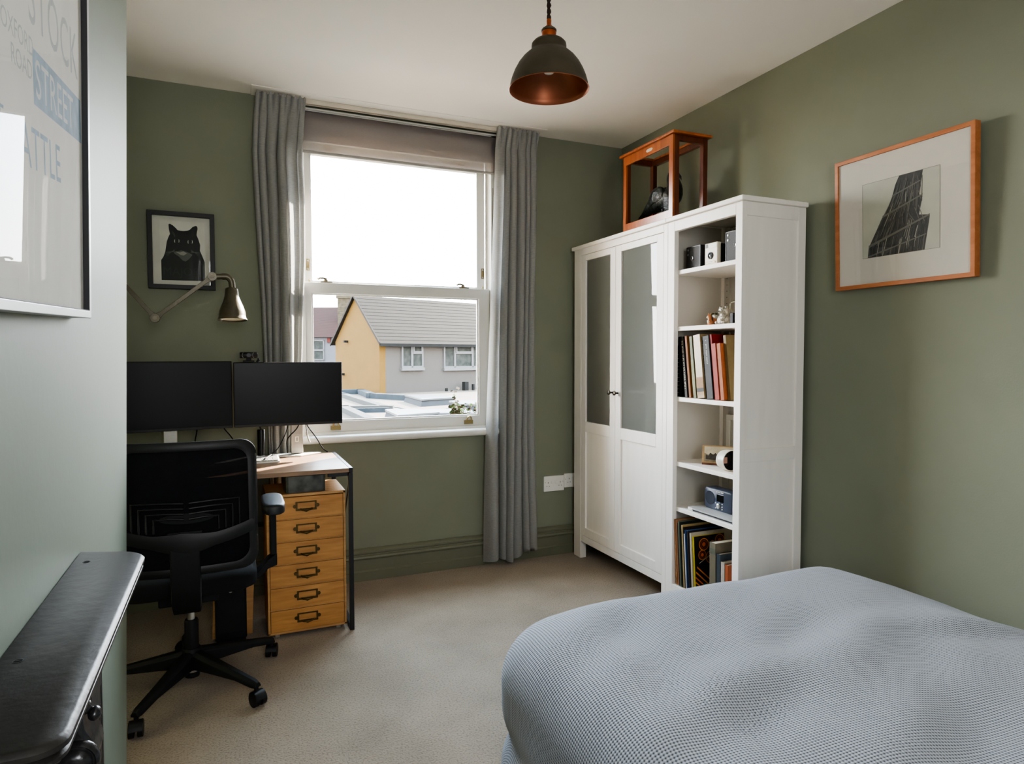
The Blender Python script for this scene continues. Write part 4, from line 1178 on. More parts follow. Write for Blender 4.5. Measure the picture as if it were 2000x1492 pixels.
b.tube([(2.115, 2.422, Z + .040), (2.103, 2.436, Z + .040), (2.099, 2.443, Z + .048)], [.010, .009, .008], 10)
b.tube([(2.115, 2.382, Z + .042), (2.100, 2.376, Z + .032), (2.094, 2.388, Z + .026)], [.010, .009, .008], 10)
b.build('body', M_bear, t, smooth=180)
b = MB(); b.ball((2.0935, 2.402, Z + .063), .003, n=8, m=6); b.ball((2.100, 2.412, Z + .071), .002, n=8, m=6); b.ball((2.100, 2.392, Z + .071), .002, n=8, m=6); b.build('face', M_black, t)
t = thing('barrel_pot', 'small dark barrel pot with moss behind the squirrel figure', 'pot', (2.165, 2.515, Z))
b = MB(); b.lathe([(.021, Z + .0005), (.026, Z + .02), (.026, Z + .032), (.022, Z + .048), (.018, Z + .048), (.018, Z + .044)], (2.165, 2.515, 0), 20); b.build('pot', mat('dark brown barrel', (58, 38, 26), rough=.4, var=.3, nscale=40), t, smooth=50)
b = MB()
for k in range(14):
    a = random.uniform(0, 6.28); r = random.uniform(0, .013)
    b.ball((2.165 + r * cos(a), 2.515 + r * sin(a), Z + .050 + random.uniform(0, .010)), random.uniform(.004, .007), n=8, m=6)
b.build('moss', mat('dark moss', (78, 84, 46), rough=.95, var=.4, nscale=90), t, smooth=180)
t = thing('stem_vase', 'slim black vase with one arching pale stem behind the bear', 'vase', (2.20, 2.425, Z))
b = MB(); b.box(2.190, 2.414, Z + .0005, 2.212, 2.436, Z + .060); b.build('body', M_black, t, bevel=.002)
b = MB(); b.tube([(2.20, 2.425, Z + .058), (2.19, 2.435, Z + .085), (2.18, 2.425, Z + .100), (2.17, 2.395, Z + .108), (2.165, 2.355, Z + .108), (2.165, 2.32, Z + .098)], [.0016] * 6, 6); b.build('stem', mat('pale stem', (188, 192, 158), rough=.5), t, smooth=80)
t = thing('bottle', 'tall dark bottle at the near end of the second shelf', 'bottle', (2.24, 2.36, Z))
b = MB(); b.lathe([(.019, Z + .0005), (.020, Z + .075), (.010, Z + .10), (.009, Z + .135)], (2.24, 2.385, 0), 18); b.build('body', mat('dark bottle glass', (20, 22, 20), rough=.1), t, smooth=40)
b = MB(); b.lathe([(.0105, Z + .1355), (.0105, Z + .148)], (2.24, 2.385, 0), 14); b.build('cap', M_black, t, smooth=40)

# ---- books
def book(label, y, z, h, th, dep, x, lean, cover, cat='book', name='book', title=None, tcol=(235, 230, 215), band=None, group='books on the middle bookcase shelf', pages=True, rough=.5, tsize=.5):
    """spine towards -X; the far bottom corner stands on (x, y, z); the top leans away by `lean` radians"""
    t = thing(name, label, cat, (x, y, z), group=group)
    R = Matrix.Translation((x, y, z + .0005)) @ Matrix.Rotation(-lean, 4, 'X') @ Matrix.Translation((0, 0, 0))
    mean = sum(cover) / 3
    kf = .70 if 'books' in (group or '') else .86
    cover = tuple(max(4, min(255, (mean + (c - mean) * 1.3) * kf)) for c in cover)
    m = mat('cover ' + label[:26], cover, spec=.25, rough=rough, var=.08, nscale=40)
    b = MB()
    c = .0025 if th > .012 else .0010
    b.box(.0, 0, 0, c, -th, h); b.box(0, 0, 0, dep, -c, h); b.box(0, -th + c, 0, dep, -th, h)
    b.xform(R); cv = b.build('cover', m, t, bevel=min(.002, c * .45))
    if pages:
        b = MB(); b.box(c + .0002, -c - .0002, .003, dep - .003, -th + c + .0002, h - .003); b.xform(R); b.build('pages', M_pages, t)
    if band:
        for (f0, f1, colr) in band:
            b = MB(); b.box(-.0005, -.0004, h * f0, .0005, -th + .0004, h * f1); b.xform(R); b.build('spine_band', mat('band ' + label[:20], tuple(q * .74 for q in colr), rough=.6, var=.15, nscale=60), cv)
    if title:
        # a run of small printed marks down the spine, too small to read
        rr_ = random.Random(len(label))
        b = MB(); q = h * .93
        for w_ in title:
            for k in range(w_):
                l_ = th * tsize * rr_.uniform(.32, .5)
                y0_, y1_ = -th * .5 + th * tsize * .34, -th * .5 - th * tsize * .34
                b.poly([(-.0003, y0_, q), (-.0003, y0_, q - l_ * .35), (-.0003, y1_, q - l_ * .35), (-.0003, y1_, q)])
                if rr_.random() < .7:
                    ym = rr_.choice((y0_, y1_ + th * tsize * .14, (y0_ + y1_) / 2))
                    b.poly([(-.0003, ym, q), (-.0003, ym, q - l_), (-.0003, ym - th * tsize * .14, q - l_), (-.0003, ym - th * tsize * .14, q)])
                q -= l_ * 1.35
            q -= th * tsize * .45
        b.xform(R)
        b.build('spine_lettering', mat('ink ' + label[:20], tcol, rough=.6), t)
    return t, R
Z = SH[2]
ln = .128
book('black spiral-bound notebook at the far end of the book shelf', 2.668, Z, .255, .020, .19, 2.066, .02, (18, 18, 20))
hb = MB()
for k in range(12):
    z = Z + .02 + .019 * k
    hb.tube([(2.0655 + .004 * cos(a) , 2.659 + .009 * sin(a), z) for a in [2 * pi * i / 10 for i in range(11)]], .0012, 6)
bpy.data.objects['book'].name = 'spiral_notebook'
o = hb.build('wire_binding', M_silver, bpy.data.objects['spiral_notebook'], smooth=80)
book('thin black book leaning next to the spiral notebook', 2.640, Z, .300, .014, .20, 2.060, .035, (22, 22, 30))
book('black book with white lettering down its whole spine', 2.5955, Z, .300, .020, .20, 2.058, ln, (26, 24, 26), title=(3, 6, 4, 3, 3, 6, 5), tcol=(226, 220, 196), tsize=.62)
tb, R = book('tan-covered book with black letters beside the white-lettered spine', 2.5635, Z, .303, .016, .23, 2.058, ln, (172, 112, 62))
for s, dx, zz in (('V', .050, .225), ('H', .062, .165), ('O', .085, .11)):
    M = R @ Matrix.Translation((dx - .03, -.0164, zz)) @ Matrix(((1, 0, 0, 0), (0, 0, -1, 0), (0, 1, 0, 0), (0, 0, 0, 1)))
    text_part('cover_lettering', s, .045, M_black, tb, M)
book('slim bright red book with a pale label', 2.5458, Z, .240, .012, .18, 2.075, ln, (188, 22, 30), band=((.38, .47, (214, 206, 190)),))
book('tall grey-green book between the red one and the cream one', 2.5328, Z, .300, .020, .22, 2.060, ln, (150, 158, 132), band=((.05, .62, (170, 172, 122)),))
book('thin dark maroon book squeezed beside the thick cream book', 2.5103, Z, .270, .010, .18, 2.068, ln, (92, 26, 30))
book('thick cream book with a tan paper label low on its spine', 2.4988, Z, .305, .050, .22, 2.056, ln, (216, 190, 150), title=None, band=((.05, .10, (206, 172, 124)), (.10, .16, (70, 62, 54)), (.16, .33, (198, 150, 96))), rough=.22)
book('black book with white pattern behind the thick grey book', 2.4473, Z, .280, .013, .21, 2.066, ln, (32, 30, 28), title=(5, 3, 4, 6, 4), tcol=(228, 220, 200), tsize=.85)
book('thick dark grey book with small white title', 2.4338, Z, .298, .043, .22, 2.058, ln, (66, 68, 72), title=(1, 0, 0, 4, 5, 6), tcol=(226, 224, 220), tsize=.24)
book('narrow deep red book with a bright red head', 2.3893, Z, .306, .013, .20, 2.064, ln, (150, 34, 28), band=((.86, .98, (196, 36, 44)),))
book('coral red clothbound book near the end of the shelf', 2.3758, Z, .262, .030, .19, 2.056, ln, (192, 84, 70))
book('faded orange book at the near end of the book shelf', 2.3448, Z, .262, .026, .19, 2.060, ln, (200, 122, 78))
book('pale brown book standing last on the book shelf', 2.3178, Z, .300, .018, .20, 2.080, ln, (176, 156, 118))

# ---- stereo card, hooded viewer, small white frame
Z = SH[3]
t = thing('picture_card', 'old sepia picture card propped on the fourth shelf', 'card', (2.15, 2.45, Z))
A0, U, W = Vector((2.088, 2.502, Z + .005)), Vector((.118, -.128, .0)), Vector((.030, .032, .088))
nrm = U.cross(W).normalized() * -1
if nrm.y > 0: nrm = -nrm
def card(u, v, d): return A0 + U * u + W * v + nrm * d
b = MB(); b.prism([card(u, v, .0008) for u, v in ((0, 0), (1, 0), (1, 1), (0, 1))], nrm * -.0028); b.build('mount', mat('tan card mount', (168, 138, 98), rough=.8, var=.15, nscale=40), t)
M_sep = [mat('sepia paper', (196, 184, 156), rough=.7, var=.15, nscale=30), mat('sepia dark', (58, 52, 44), rough=.7, var=.5, nscale=50), mat('sepia mid', (128, 118, 96), rough=.7, var=.35, nscale=40)]
b = MB(); b.poly([card(u, v, .0012) for u, v in ((.06, .16), (.96, .16), (.96, .94), (.06, .94))])
b.cur = 2; b.poly([card(u, v, .0015) for u, v in ((.06, .16), (.96, .16), (.96, .40), (.72, .52), (.48, .44), (.3, .56), (.2, .50), (.06, .60))])
b.cur = 1; b.poly([card(u, v, .0018) for u, v in ((.10, .28), (.40, .24), (.44, .42), (.36, .62), (.30, .52), (.22, .62), (.17, .46), (.10, .52))])
b.poly([card(u, v, .0018) for u, v in ((.52, .20), (.90, .22), (.86, .40), (.78, .60), (.70, .40), (.60, .44))]); b.build('photo', M_sep, t)
b = MB(); b.prism([card(u, v, .0022) for u, v in ((0, 0), (1, 0), (1, .09), (0, .09))], nrm * -.005); b.build('edge_strip', mat('brown edge strip', (98, 58, 36), rough=.6), t)
t = thing('stereo_viewer', 'cream-rimmed wooden stereo viewer lying beside the picture card', 'viewer', (2.10, 2.36, Z))
b = MB()
HA, HS = Vector((.02, -1, 0)).normalized(), Vector((1, .02, 0)).normalized()
def hood(s0, f):
    c = Vector((2.098, 2.372, Z + .050)) + HA * (f * .062)
    return [c + HS * (s0 * .052 * cos(a)) + UPZ * (s0 * .047 * sin(a)) for a in [2 * pi * k / 28 for k in range(28)]]
UPZ = Vector((0, 0, 1))
b.loft([hood(.25, -.10), hood(.62, -.04), hood(.90, .16), hood(1, .5), hood(1.03, 1.0), hood(.97, 1.02), hood(.95, .95)], cap=False); b.poly(hood(.25, -.10)); b.build('hood', mat('cream enamel hood', (214, 206, 190), rough=.35), t, smooth=50)
b = MB(); b.loft([hood(.955, .97), hood(.93, .55), hood(.80, .2), hood(.05, .12)], cap=False); b.build('hood_lining', mat('dark lining', (40, 28, 24), rough=.7), t, smooth=50)
b = MB(); q = Vector((2.098, 2.372, Z + .048)) + HA * .030 - HS * .012; b.prism([q - HS * .012 - UPZ * .014, q + HS * .012 - UPZ * .014, q + HS * .012 + UPZ * .014, q - HS * .012 + UPZ * .014], HA * .004); b.build('eyepiece', mat('pinkish tab', (170, 130, 116), rough=.6), t, bevel=.001)
b = MB(); b.box(2.095, 2.36, Z + .0005, 2.12, 2.315, Z + .0025); b.build('handle', mat('brown handle', (94, 60, 36), rough=.5), t, bevel=.002)
t = thing('small_picture_frame', 'small white picture frame leaning at the back of the fourth shelf', 'picture', (2.36, 2.57, Z))
b = MB(); b.frame(2.470, Z + .0008, 2.634, Z + .226, .026, 2.352, 2.364, 'yz'); b.build('frame', M_whitepl, t, bevel=.002)
b = MB(); b.box(2.358, 2.49, Z + .02, 2.360, 2.61, Z + .205); b.build('print', mat('grey print', (176, 176, 166), rough=.6), t)
# ---- radio on a closed laptop
Z = SH[4]
t = thing('laptop', 'closed silver laptop under the blue radio', 'laptop', (2.16, 2.38, Z))
b = MB(); b.loft([rrect(2.060, 2.225, 2.285, 2.560, .012, z) for z in (Z + .003, Z + .0095)]); b.build('base', mat('dark laptop base', (62, 62, 66), rough=.4, metal=.4), t, smooth=40)
b = MB(); b.loft([rrect(2.056, 2.222, 2.288, 2.565, .012, z) for z in (Z + .0100, Z + .0165)]); b.build('lid', mat('silver laptop lid', (196, 196, 194), rough=.4, metal=.25, var=.02), t, smooth=40)
b = MB(); b.box(2.0555, 2.562, Z + .002, 2.066, 2.530, Z + .0164); b.build('hinge_block', M_whitepl, t, bevel=.001)
b = MB()
for x, y in ((2.08, 2.26), (2.08, 2.53), (2.26, 2.26), (2.26, 2.53)):
    b.lathe([(.006, Z + .0003), (.006, Z + .003)], (x, y, 0), 10)
b.build('foot', M_black, t)
t = thing('radio', 'slate blue digital radio standing on the closed laptop', 'radio', (2.15, 2.42, Z + .017))
M_radio = mat('slate blue radio', (66, 74, 92), rough=.45, var=.05)
rx, ry0, ry1, rz0, rz1 = 2.128, 2.528, 2.340, Z + .017, Z + .118
def rr2(x, m=0.0, r=.014):
    pts = []
    for cy_, cz_, a0 in ((ry0 - r - m, rz1 - r - m, 0), (ry1 + r + m, rz1 - r - m, pi / 2), (ry1 + r + m, rz0 + r + m, pi), (ry0 - r - m, rz0 + r + m, 3 * pi / 2)):
        for k in range(5):
            a = a0 + pi / 2 * k / 4
            pts.append((x, cy_ + r * cos(a), cz_ + r * sin(a)))
    return pts
b = MB(); b.loft([rr2(rx, .003), rr2(rx + .004), rr2(rx + .060), rr2(rx + .066, .004)]); bo = b.build('case', M_radio, t, smooth=50)
b = MB(); b.lathe([(.033, .0005), (.033, -.0012), (.031, -.0014), (.001, -.0008)], (rx, 2.487, rz0 + .053), 36, axis='x'); b.build('speaker_grille', mat('dark blue grille', (48, 54, 68), rough=.8, bump=.6, bscale=900), bo, smooth=50)
b = MB(); b.box(rx - .001, 2.440, rz0 + .044, rx + .001, 2.392, rz0 + .080); b.build('display', mat('radio display', (14, 15, 18), rough=.15), bo, bevel=.0008)
b = MB(); b.lathe([(.0125, .001), (.0125, -.008), (.010, -.010), (.001, -.010)], (rx, 2.424, rz0 + .024), 24, axis='x'); b.build('dial', M_silver, bo, smooth=40)
for (y, z) in [(2.438 - .010 * k, rz0 + .090) for k in range(5)] + [(2.446, rz0 + .036), (2.446, rz0 + .012), (2.402, rz0 + .036), (2.402, rz0 + .024), (2.402, rz0 + .012)]:
    b = MB(); b.lathe([(.0032, .0005), (.0032, -.0016), (.0005, -.002)], (rx, y, z), 12, axis='x'); b.build('button', M_whitepl, bo, smooth=40)

# ---- records and magazines on the bottom shelf
Z = SH[5]
b = MB(); b.lathe([(.001, .0008), (.150, .0008), (.150, -.0008), (.001, -.0008)], (0, 0, 0), 48, axis='y')
b.xform(Matrix.Translation((2.205, 2.6722, Z + .1515)) @ Matrix.Rotation(-.003, 4, 'X'))
o = b.build('vinyl_record', mat('black vinyl', (12, 12, 13), rough=.25), None, smooth=30)
tag(o, 'bare black vinyl record leaning against the bookcase side', 'record')
y = 2.6185
sl = [('tan record sleeve first in the row beside the bare record', (178, 132, 96), .006, .325), ('pale pink-brown record sleeve second in the row', (196, 166, 140), .006, .322), ('rust brown record sleeve third in the row', (148, 86, 54), .007, .318),
      ('black record sleeve between brown and green ones', (26, 26, 26), .008, .312), ('sage green record sleeve beside the black one', (116, 122, 104), .007, .322), ('dark slate record sleeve next to the green one', (44, 48, 48), .006, .318),
      ('ivory record sleeve beside the dark slate one', (216, 204, 174), .006, .306), ('ochre-edged cream record sleeve', (204, 182, 132), .006, .306), ('buff record sleeve with worn edge', (188, 166, 126), .006, .302), ('dark brown magazine between buff and white spines', (48, 40, 36), .007, .300),
      ('white record sleeve shorter than its neighbours', (222, 218, 210), .007, .270), ('navy blue record sleeve', (58, 76, 110), .007, .290), ('lighter steel blue record sleeve', (92, 112, 146), .007, .290), ('black and white striped magazine spine', (50, 46, 44), .007, .288),
      ('dark purple-brown magazine in front of the blue sleeves', (58, 44, 48), .006, .286)]
lean = .075
for lab, c, th, h in sl:
    book(lab, y, Z, h, th, .305, 2.034 + random.uniform(0, .008), lean, c, 'magazine' if 'magazine' in lab else 'record', 'magazine' if 'magazine' in lab else 'record_sleeve', pages=False, group='records and magazines on the bottom shelf')
    y -= th + .0008
book('broad cream record sleeve whose blank face shows behind the comic', y, Z, .283, .009, .30, 2.040, lean, (206, 198, 180), 'record', 'record_sleeve', pages=False, group='records and magazines on the bottom shelf')
y -= .0125
tb, R = book('comic book with yellow spine and orange planets on black', y, Z, .268, .007, .19, 2.046, lean, (214, 196, 46), 'comic', 'comic_book', pages=False, group='records and magazines on the bottom shelf')
def cov(x, z, d=0): return R @ Vector((x, -.0073 - d, z))
b = MB()
b.poly([cov(.004, .0012), cov(.189, .0012), cov(.189, .267), cov(.004, .267)])
def disc(cx_, cz_, r, d, k, r0=0):
    b.cur = k
    n = 24
    if r0:
        for i in range(n):
            a, c = 2 * pi * i / n, 2 * pi * (i + 1) / n
            b.poly([cov(cx_ + r * cos(a), cz_ + r * sin(a), d), cov(cx_ + r * cos(c), cz_ + r * sin(c), d), cov(cx_ + r0 * cos(c), cz_ + r0 * sin(c), d), cov(cx_ + r0 * cos(a), cz_ + r0 * sin(a), d)])
    else:
        b.poly([cov(cx_ + r * cos(2 * pi * i / n), cz_ + r * sin(2 * pi * i / n), d) for i in range(n)])
for (x, z, r) in ((.062, .225, .030), (.050, .175, .024), (.100, .160, .030), (.120, .105, .020), (.135, .080, .010), (.115, .225, .014), (.16, .235, .03)):
    disc(x, z, r, .0003, 1, r * .86); disc(x, z, r * .7, .0003, 2, r * .55); disc(x, z, r * .36, .0004, 3)
for k, (x0, c) in enumerate(((.015, 1), (.008, 1), (.004, 3), (.004, 1))):
    b.cur = c; z0 = .125 - .024 * k
    b.poly([cov(x0, z0, .0005), cov(x0 + .10 * min(1, (z0 - .012) / .098), z0 - min(.09, z0 - .018), .0005), cov(x0 + .10 * min(1, (z0 - .012) / .098), z0 - min(.098, z0 - .010), .0005), cov(x0, z0 - .009, .0005)])
b.cur = 4; b.poly([cov(.03, .135, .0006), cov(.13, .185, .0006), cov(.13, .187, .0006), cov(.03, .138, .0006)])
disc(.06, .020, .016, .0006, 5); b.cur = 4; b.poly([cov(.055, .03, .0007), cov(.12, .045, .0007), cov(.12, .02, .0007), cov(.085, .008, .0007)])
b.build('cover_art', [mat('comic black', (20, 18, 18), rough=.35), mat('comic orange', (206, 118, 40), rough=.35), mat('comic brown', (116, 56, 24), rough=.35), mat('comic amber', (196, 88, 26), rough=.35), mat('comic pale', (196, 190, 170), rough=.35), mat('comic teal', (40, 132, 140), rough=.35)], tb)
book('grey-beige cloth volume standing after the comic', 2.408, Z, .268, .042, .17, 2.062, .012, (150, 142, 124), band=((.80, .90, (112, 116, 96)),), group='books on the bottom bookcase shelf')
book('slate grey book beside the grey-beige volume', 2.362, Z, .225, .026, .17, 2.064, .01, (84, 92, 98), group='books on the bottom bookcase shelf')
book('white paperback with orange back near the bookcase end', 2.3325, Z, .195, .024, .15, 2.064, .008, (222, 206, 186), band=((.0, 1.0, (224, 208, 190)),), group='books on the bottom bookcase shelf')
book('orange paperback last on the bottom shelf', 2.306, Z, .190, .020, .15, 2.064, .006, (206, 128, 92), group='books on the bottom bookcase shelf')

# ------------------------------------------------------------------ framed photograph on the right wall
M_orange = wood('orange beech frame', (164, 96, 54), (194, 124, 78), rough=.38, scale=(16, 3, 16))
t = thing('framed_photograph', 'orange wooden frame with a dark photograph on the sage wall', 'picture', (XR, 1.73, 1.56))
PY0, PY1, PZ0, PZ1 = 1.445, 2.012, 1.557, 2.093
TL = Matrix.Translation((XR - .003, 0, PZ0)) @ Matrix.Rotation(rad(-2.0), 4, 'Y') @ Matrix.Translation((0, 0, -PZ0))
b = MB(); b.frame(PY0, PZ0, PY1, PZ1, .0165, -.031, -.001, 'yz'); b.xform(TL); b.build('frame', M_orange, t, bevel=.0015)
b = MB(); b.box(-.024, PY0 + .012, PZ0 + .012, -.020, PY1 - .012, PZ1 - .012); b.xform(TL); b.build('mount', M_paper, t)
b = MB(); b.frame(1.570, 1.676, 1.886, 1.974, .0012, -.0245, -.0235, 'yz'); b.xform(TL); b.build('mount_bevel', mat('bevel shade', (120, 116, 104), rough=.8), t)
b = MB()
def ph(u, v, d=0):   # 0..1 across (left to right) and down
    return TL @ Vector((-.0243 - d, 1.8848 - u * .3136, 1.9728 - v * .2956))
b.poly([ph(0, 0), ph(1, 0), ph(1, 1), ph(0, 1)])
b.cur = 1
# a leaning tower of timber scaffolding
LE = ((0, .50), (.10, .45), (.28, .40), (.52, .26), (.70, .17), (.86, .085), (1, .07))
RE = ((0, .80), (.30, .755), (.301, .80), (.36, .79), (.56, .75), (.561, .885), (.62, .88), (1, .82))
def ev(tab, v):
    for (v0, u0), (v1, u1) in zip(tab, tab[1:]):
        if v <= v1: return u0 + (u1 - u0) * (v - v0) / (v1 - v0)
    return tab[-1][1]
vs_ = [k / 40 for k in range(41)]
b.poly([ph(ev(LE, v), v, .0002) for v in vs_] + [ph(ev(RE, v), v, .0002) for v in reversed(vs_)])
rnd = random.Random(4)
for k in range(190):
    s_ = rnd.random(); v0 = rnd.uniform(0, .85); v1 = min(1, v0 + rnd.uniform(.10, .34)); w_ = rnd.uniform(.003, .009)
    b.cur = rnd.choice((2, 2, 3, 3, 4, 4, 4, 5 if v0 > .2 else 3))
    dv = rnd.uniform(-.02, .02)
    ua, ub = ev(LE, v0) + s_ * (ev(RE, v0) - ev(LE, v0)), ev(LE, v1) + min(1, max(0, s_ + dv)) * (ev(RE, v1) - ev(LE, v1))
    w_ = min(w_, .9 - ua, .9 - ub)
    b.poly([ph(ua, v0, .0003 + .000002 * k), ph(ua + w_, v0, .0003 + .000002 * k), ph(ub + w_, v1, .0003 + .000002 * k), ph(ub, v1, .0003 + .000002 * k)])
for (a, c, w_) in (((.085, .87), (.885, .56), .035), ((.28, .50), (.80, .295), .028), ((.41, .25), (.77, .12), .022), ((.075, 1.0), (.84, .80), .022)):
    b.cur = 2
    b.poly([ph(a[0], a[1] - w_, .0009), ph(a[0], a[1], .0009), ph(c[0], c[1] + w_ * .6, .0009), ph(c[0], c[1], .0009)])
b.build('photo', [mat('photo sky', (196, 196, 180), rough=.5), mat('photo charcoal', (62, 62, 62), rough=.5, var=.3, nscale=40), mat('photo grey', (112, 110, 104), rough=.5), mat('photo mid', (88, 86, 82), rough=.5), mat('photo black', (32, 32, 34), rough=.5), mat('photo gap', (172, 170, 158), rough=.5)], t)
b = MB(); b.box(-.0275, PY0 + .014, PZ0 + .014, -.0265, PY1 - .014, PZ1 - .014); b.xform(TL); b.build('glass', M_pglass, t)

# ------------------------------------------------------------------ framed poster on the chimney breast
t = thing('framed_poster', 'large pale poster with faded blue lettering behind glass on the chimney breast', 'poster', (XL(1.7), 1.0, 1.36))
QY0, QY1, QZ0, QZ1 = .46, 1.412, 1.353, 2.40
TP = Matrix(((1, 0, XT, XL(0) + .0012), (0, 1, 0, 0), (0, 0, 1, 0), (0, 0, 0, 1))) @ Matrix.Translation((0, QY1, QZ0)) @ Matrix.Rotation(rad(2.0), 4, 'X') @ Matrix.Translation((0, -QY1, -QZ0))
TT = Matrix.Translation((0, 1.39, 1.72)) @ Matrix.Rotation(rad(5.0), 4, 'X') @ Matrix.Translation((0, -1.39, -1.72))
M_fr = mat('silver-grey frame', (186, 188, 190), rough=.35, metal=.3, var=.04)
b = MB(); b.frame(QY0, QZ0, QY1, QZ1, .013, .0005, .0285, 'yz'); b.xform(TP); b.build('frame', M_fr, t, bevel=.001)
b = MB(); b.frame(QY0 + .0132, QZ0 + .0132, QY1 - .0132, QZ1 - .0132, .0012, .0185, .0280, 'yz'); b.xform(TP); b.build('rebate', mat('black rebate', (14, 14, 20), rough=.6), t)
b = MB(); b.box(.014, QY0 + .012, QZ0 + .012, .0180, QY1 - .012, QZ1 - .012); b.xform(TP); b.build('paper', mat('aged poster paper', (226, 225, 218), rough=.85, var=.05, nscale=9), t)
def pt(y, z): return TP @ TT @ face_right(.01812, y, z)
M_ink = mat('faded grey ink', (184, 190, 190), rough=.85, var=.1, nscale=40)
M_ink2 = mat('faded blue ink', (158, 178, 194), rough=.85, var=.15, nscale=40)
def ln_(body, y, z, size, m=M_ink, sq=1.0, bo=.0): text_part('lettering', body, size, m, t, pt(y, z), squeeze=sq, bold=bo)
ln_('AND', .80, 1.765, .105, M_ink, .86, .0016); ln_('STOCK', 1.065, 1.765, .105, M_ink, .86, .0016)
ln_('OXFORD', .945, 1.722, .034); ln_('ROAD', .98, 1.690, .034)
b = MB(); b.box(.0170, 1.080, 1.662, .01806, QY1 - .022, 1.735); b.xform(TP @ TT); b.build('banner', M_ink2, t)
text_part('lettering', 'STREET', .074, mat('banner paper letters', (212, 216, 214), rough=.85), t, pt(1.090, 1.674), squeeze=.95, bold=.0012)
ln_('CATTLE', .955, 1.575, .080, M_ink2, .90, .0016); ln_('OF', .885, 1.60, .045, M_ink2, 1, .001)
b = MB(); b.poly([(.0212, QY0 + .0135, QZ0 + .0135), (.0212, QY1 - .0135, QZ0 + .0135), (.0212, QY1 - .0135, QZ1 - .0135), (.0212, QY0 + .0135, QZ1 - .0135)]); b.xform(TP); b.build('glass', M_poster_glass, t)

# ------------------------------------------------------------------ black fireplace surround
M_iron = mat('black leaded mantel', (36, 34, 32), rough=.44, var=.25, nscale=14, bump=.10, bscale=60, spec=.5)
M_iron2 = mat('black gloss cast iron', (66, 66, 68), rough=.26, metal=.6, var=.25, nscale=30, bump=.15, bscale=50, spec=.7)
t = thing('fireplace', 'black cast-iron fireplace surround with a narrow mantel shelf', 'fireplace', (-.22, 1.1, 0))
mz = .906
bx = XL(mz) + .002
fx = -.1530
b = MB()
MY0, MY1 = .742, 1.430
def mout(m, z, far=0.0):
    """plan outline of the shelf, rounded front corners"""
    pts = [(bx, MY1 + far + .042 - m * .4, z)]
    x1 = fx - m
    r = .030
    for k in range(7):
        a = pi / 2 * k / 6
        pts.append((x1 - .014 + .014 * sin(a) if 0 else x1 - r + r * sin(a), MY1 - m - r + r * cos(a) + (0.016 * (1 - sin(a))), z))
    for k in range(7):
        a = pi / 2 * k / 6
        pts.append((x1 - r + r * cos(a), MY0 + m + r - r * sin(a), z))
    pts.append((bx, MY0 + m, z))
    return pts
b.loft([mout(.010, mz - .034), mout(.010, mz - .030), mout(.006, mz - .028), mout(.0025, mz - .024), mout(.0025, mz - .020), mout(.006, mz - .0165), mout(.004, mz - .0150), mout(.0, mz - .0115), mout(.0, mz - .006), mout(.003, mz - .002), mout(.006, mz)])
b.build('mantel_shelf', M_iron, t, smooth=35)
for (x, y) in ((bx + .022, 1.395), (bx + .022, .97)):
    b = MB()
    b.frame(y - .007, x - .005, y + .007, x + .005, .0012, mz - .001, mz + .0006, 'xy') if 0 else None
    b.lathe([(.0062, mz - .001), (.0062, mz + .0005), (.005, mz + .0006), (.0048, mz - .0004)], (x, y, 0), 14)
    b.box(x - .0042, y - .0008, mz, x + .0042, y + .0008, mz + .0009)
    b.build('screw_head', M_black, t)
# jambs with upright flutes, frieze
for (y0, y1) in ((.79, .895), (1.338, 1.462)):
    b = MB(); b.box(XL(.4) - .004, y0, 0, -.237, y1, mz - .036)
    b.box(-.2372, y0 + .004, .0, -.235, y0 + .012, mz - .05) 
    pl = b.build('jamb', M_iron, t, bevel=.002)
    b = MB()
    for k in range(4):
        yy = y0 + .052 + .018 * k
        b.box(-.2365, yy, .06, -.2362, yy + .006, .56 + .03 * k)
    b.build('flute', M_black, pl)
b = MB(); b.box(XL(.6) - .002, .8955, .62, -.246, 1.3375, mz - .036); b.build('frieze', M_iron, t, bevel=.003)
b = MB(); b.frame(.8955, 0.0, 1.3375, .6195, 0, XL(.4) - .002, -.250, 'yz', w4=(.05, .05, .001, .06)); b.build('arch', M_iron2, t, bevel=.003)
b = MB(); b.box(XL(.4) + .0005, .94, 0, -.262, 1.29, .56); b.build('fire_opening', M_black, t)
# scrolled brackets with a roundel under the shelf
for yb in (1.095,):
    b = MB()
    prof = [(-.236, mz - .037), (-.200, mz - .037), (-.198, mz - .055), (-.203, mz - .075), (-.199, mz - .095), (-.200, mz - .115), (-.196, mz - .150), (-.186, mz - .17), (-.182, mz - .19), (-.186, mz - .21), (-.205, mz - .235), (-.236, mz - .25)]
    b.prism([(x, yb - .035, z) for x, z in prof], (0, .07, 0)); br = b.build('scroll_bracket', M_iron2, t, bevel=.006, smooth=40)
    b = MB(); c = (-.206, yb - .0352, mz - .190)
    b.lathe([(.030, .002), (.030, -.006), (.026, -.010), (.0235, -.006), (.0215, -.006), (.019, -.012), (.010, -.0155), (.001, -.016)], c, 32, axis='y'); b.build('roundel', M_iron2, br, smooth=60)
    b = MB()
    for k in range(7):
        a = pi * .15 + pi * 1.2 * k / 6
        b.ball((-.206 + .026 * cos(a), yb - .030, mz - .140 + .026 * sin(a)), .009, .012, .010, 12, 8)
    b.build('leaf_ornament', M_iron2, br, smooth=180)
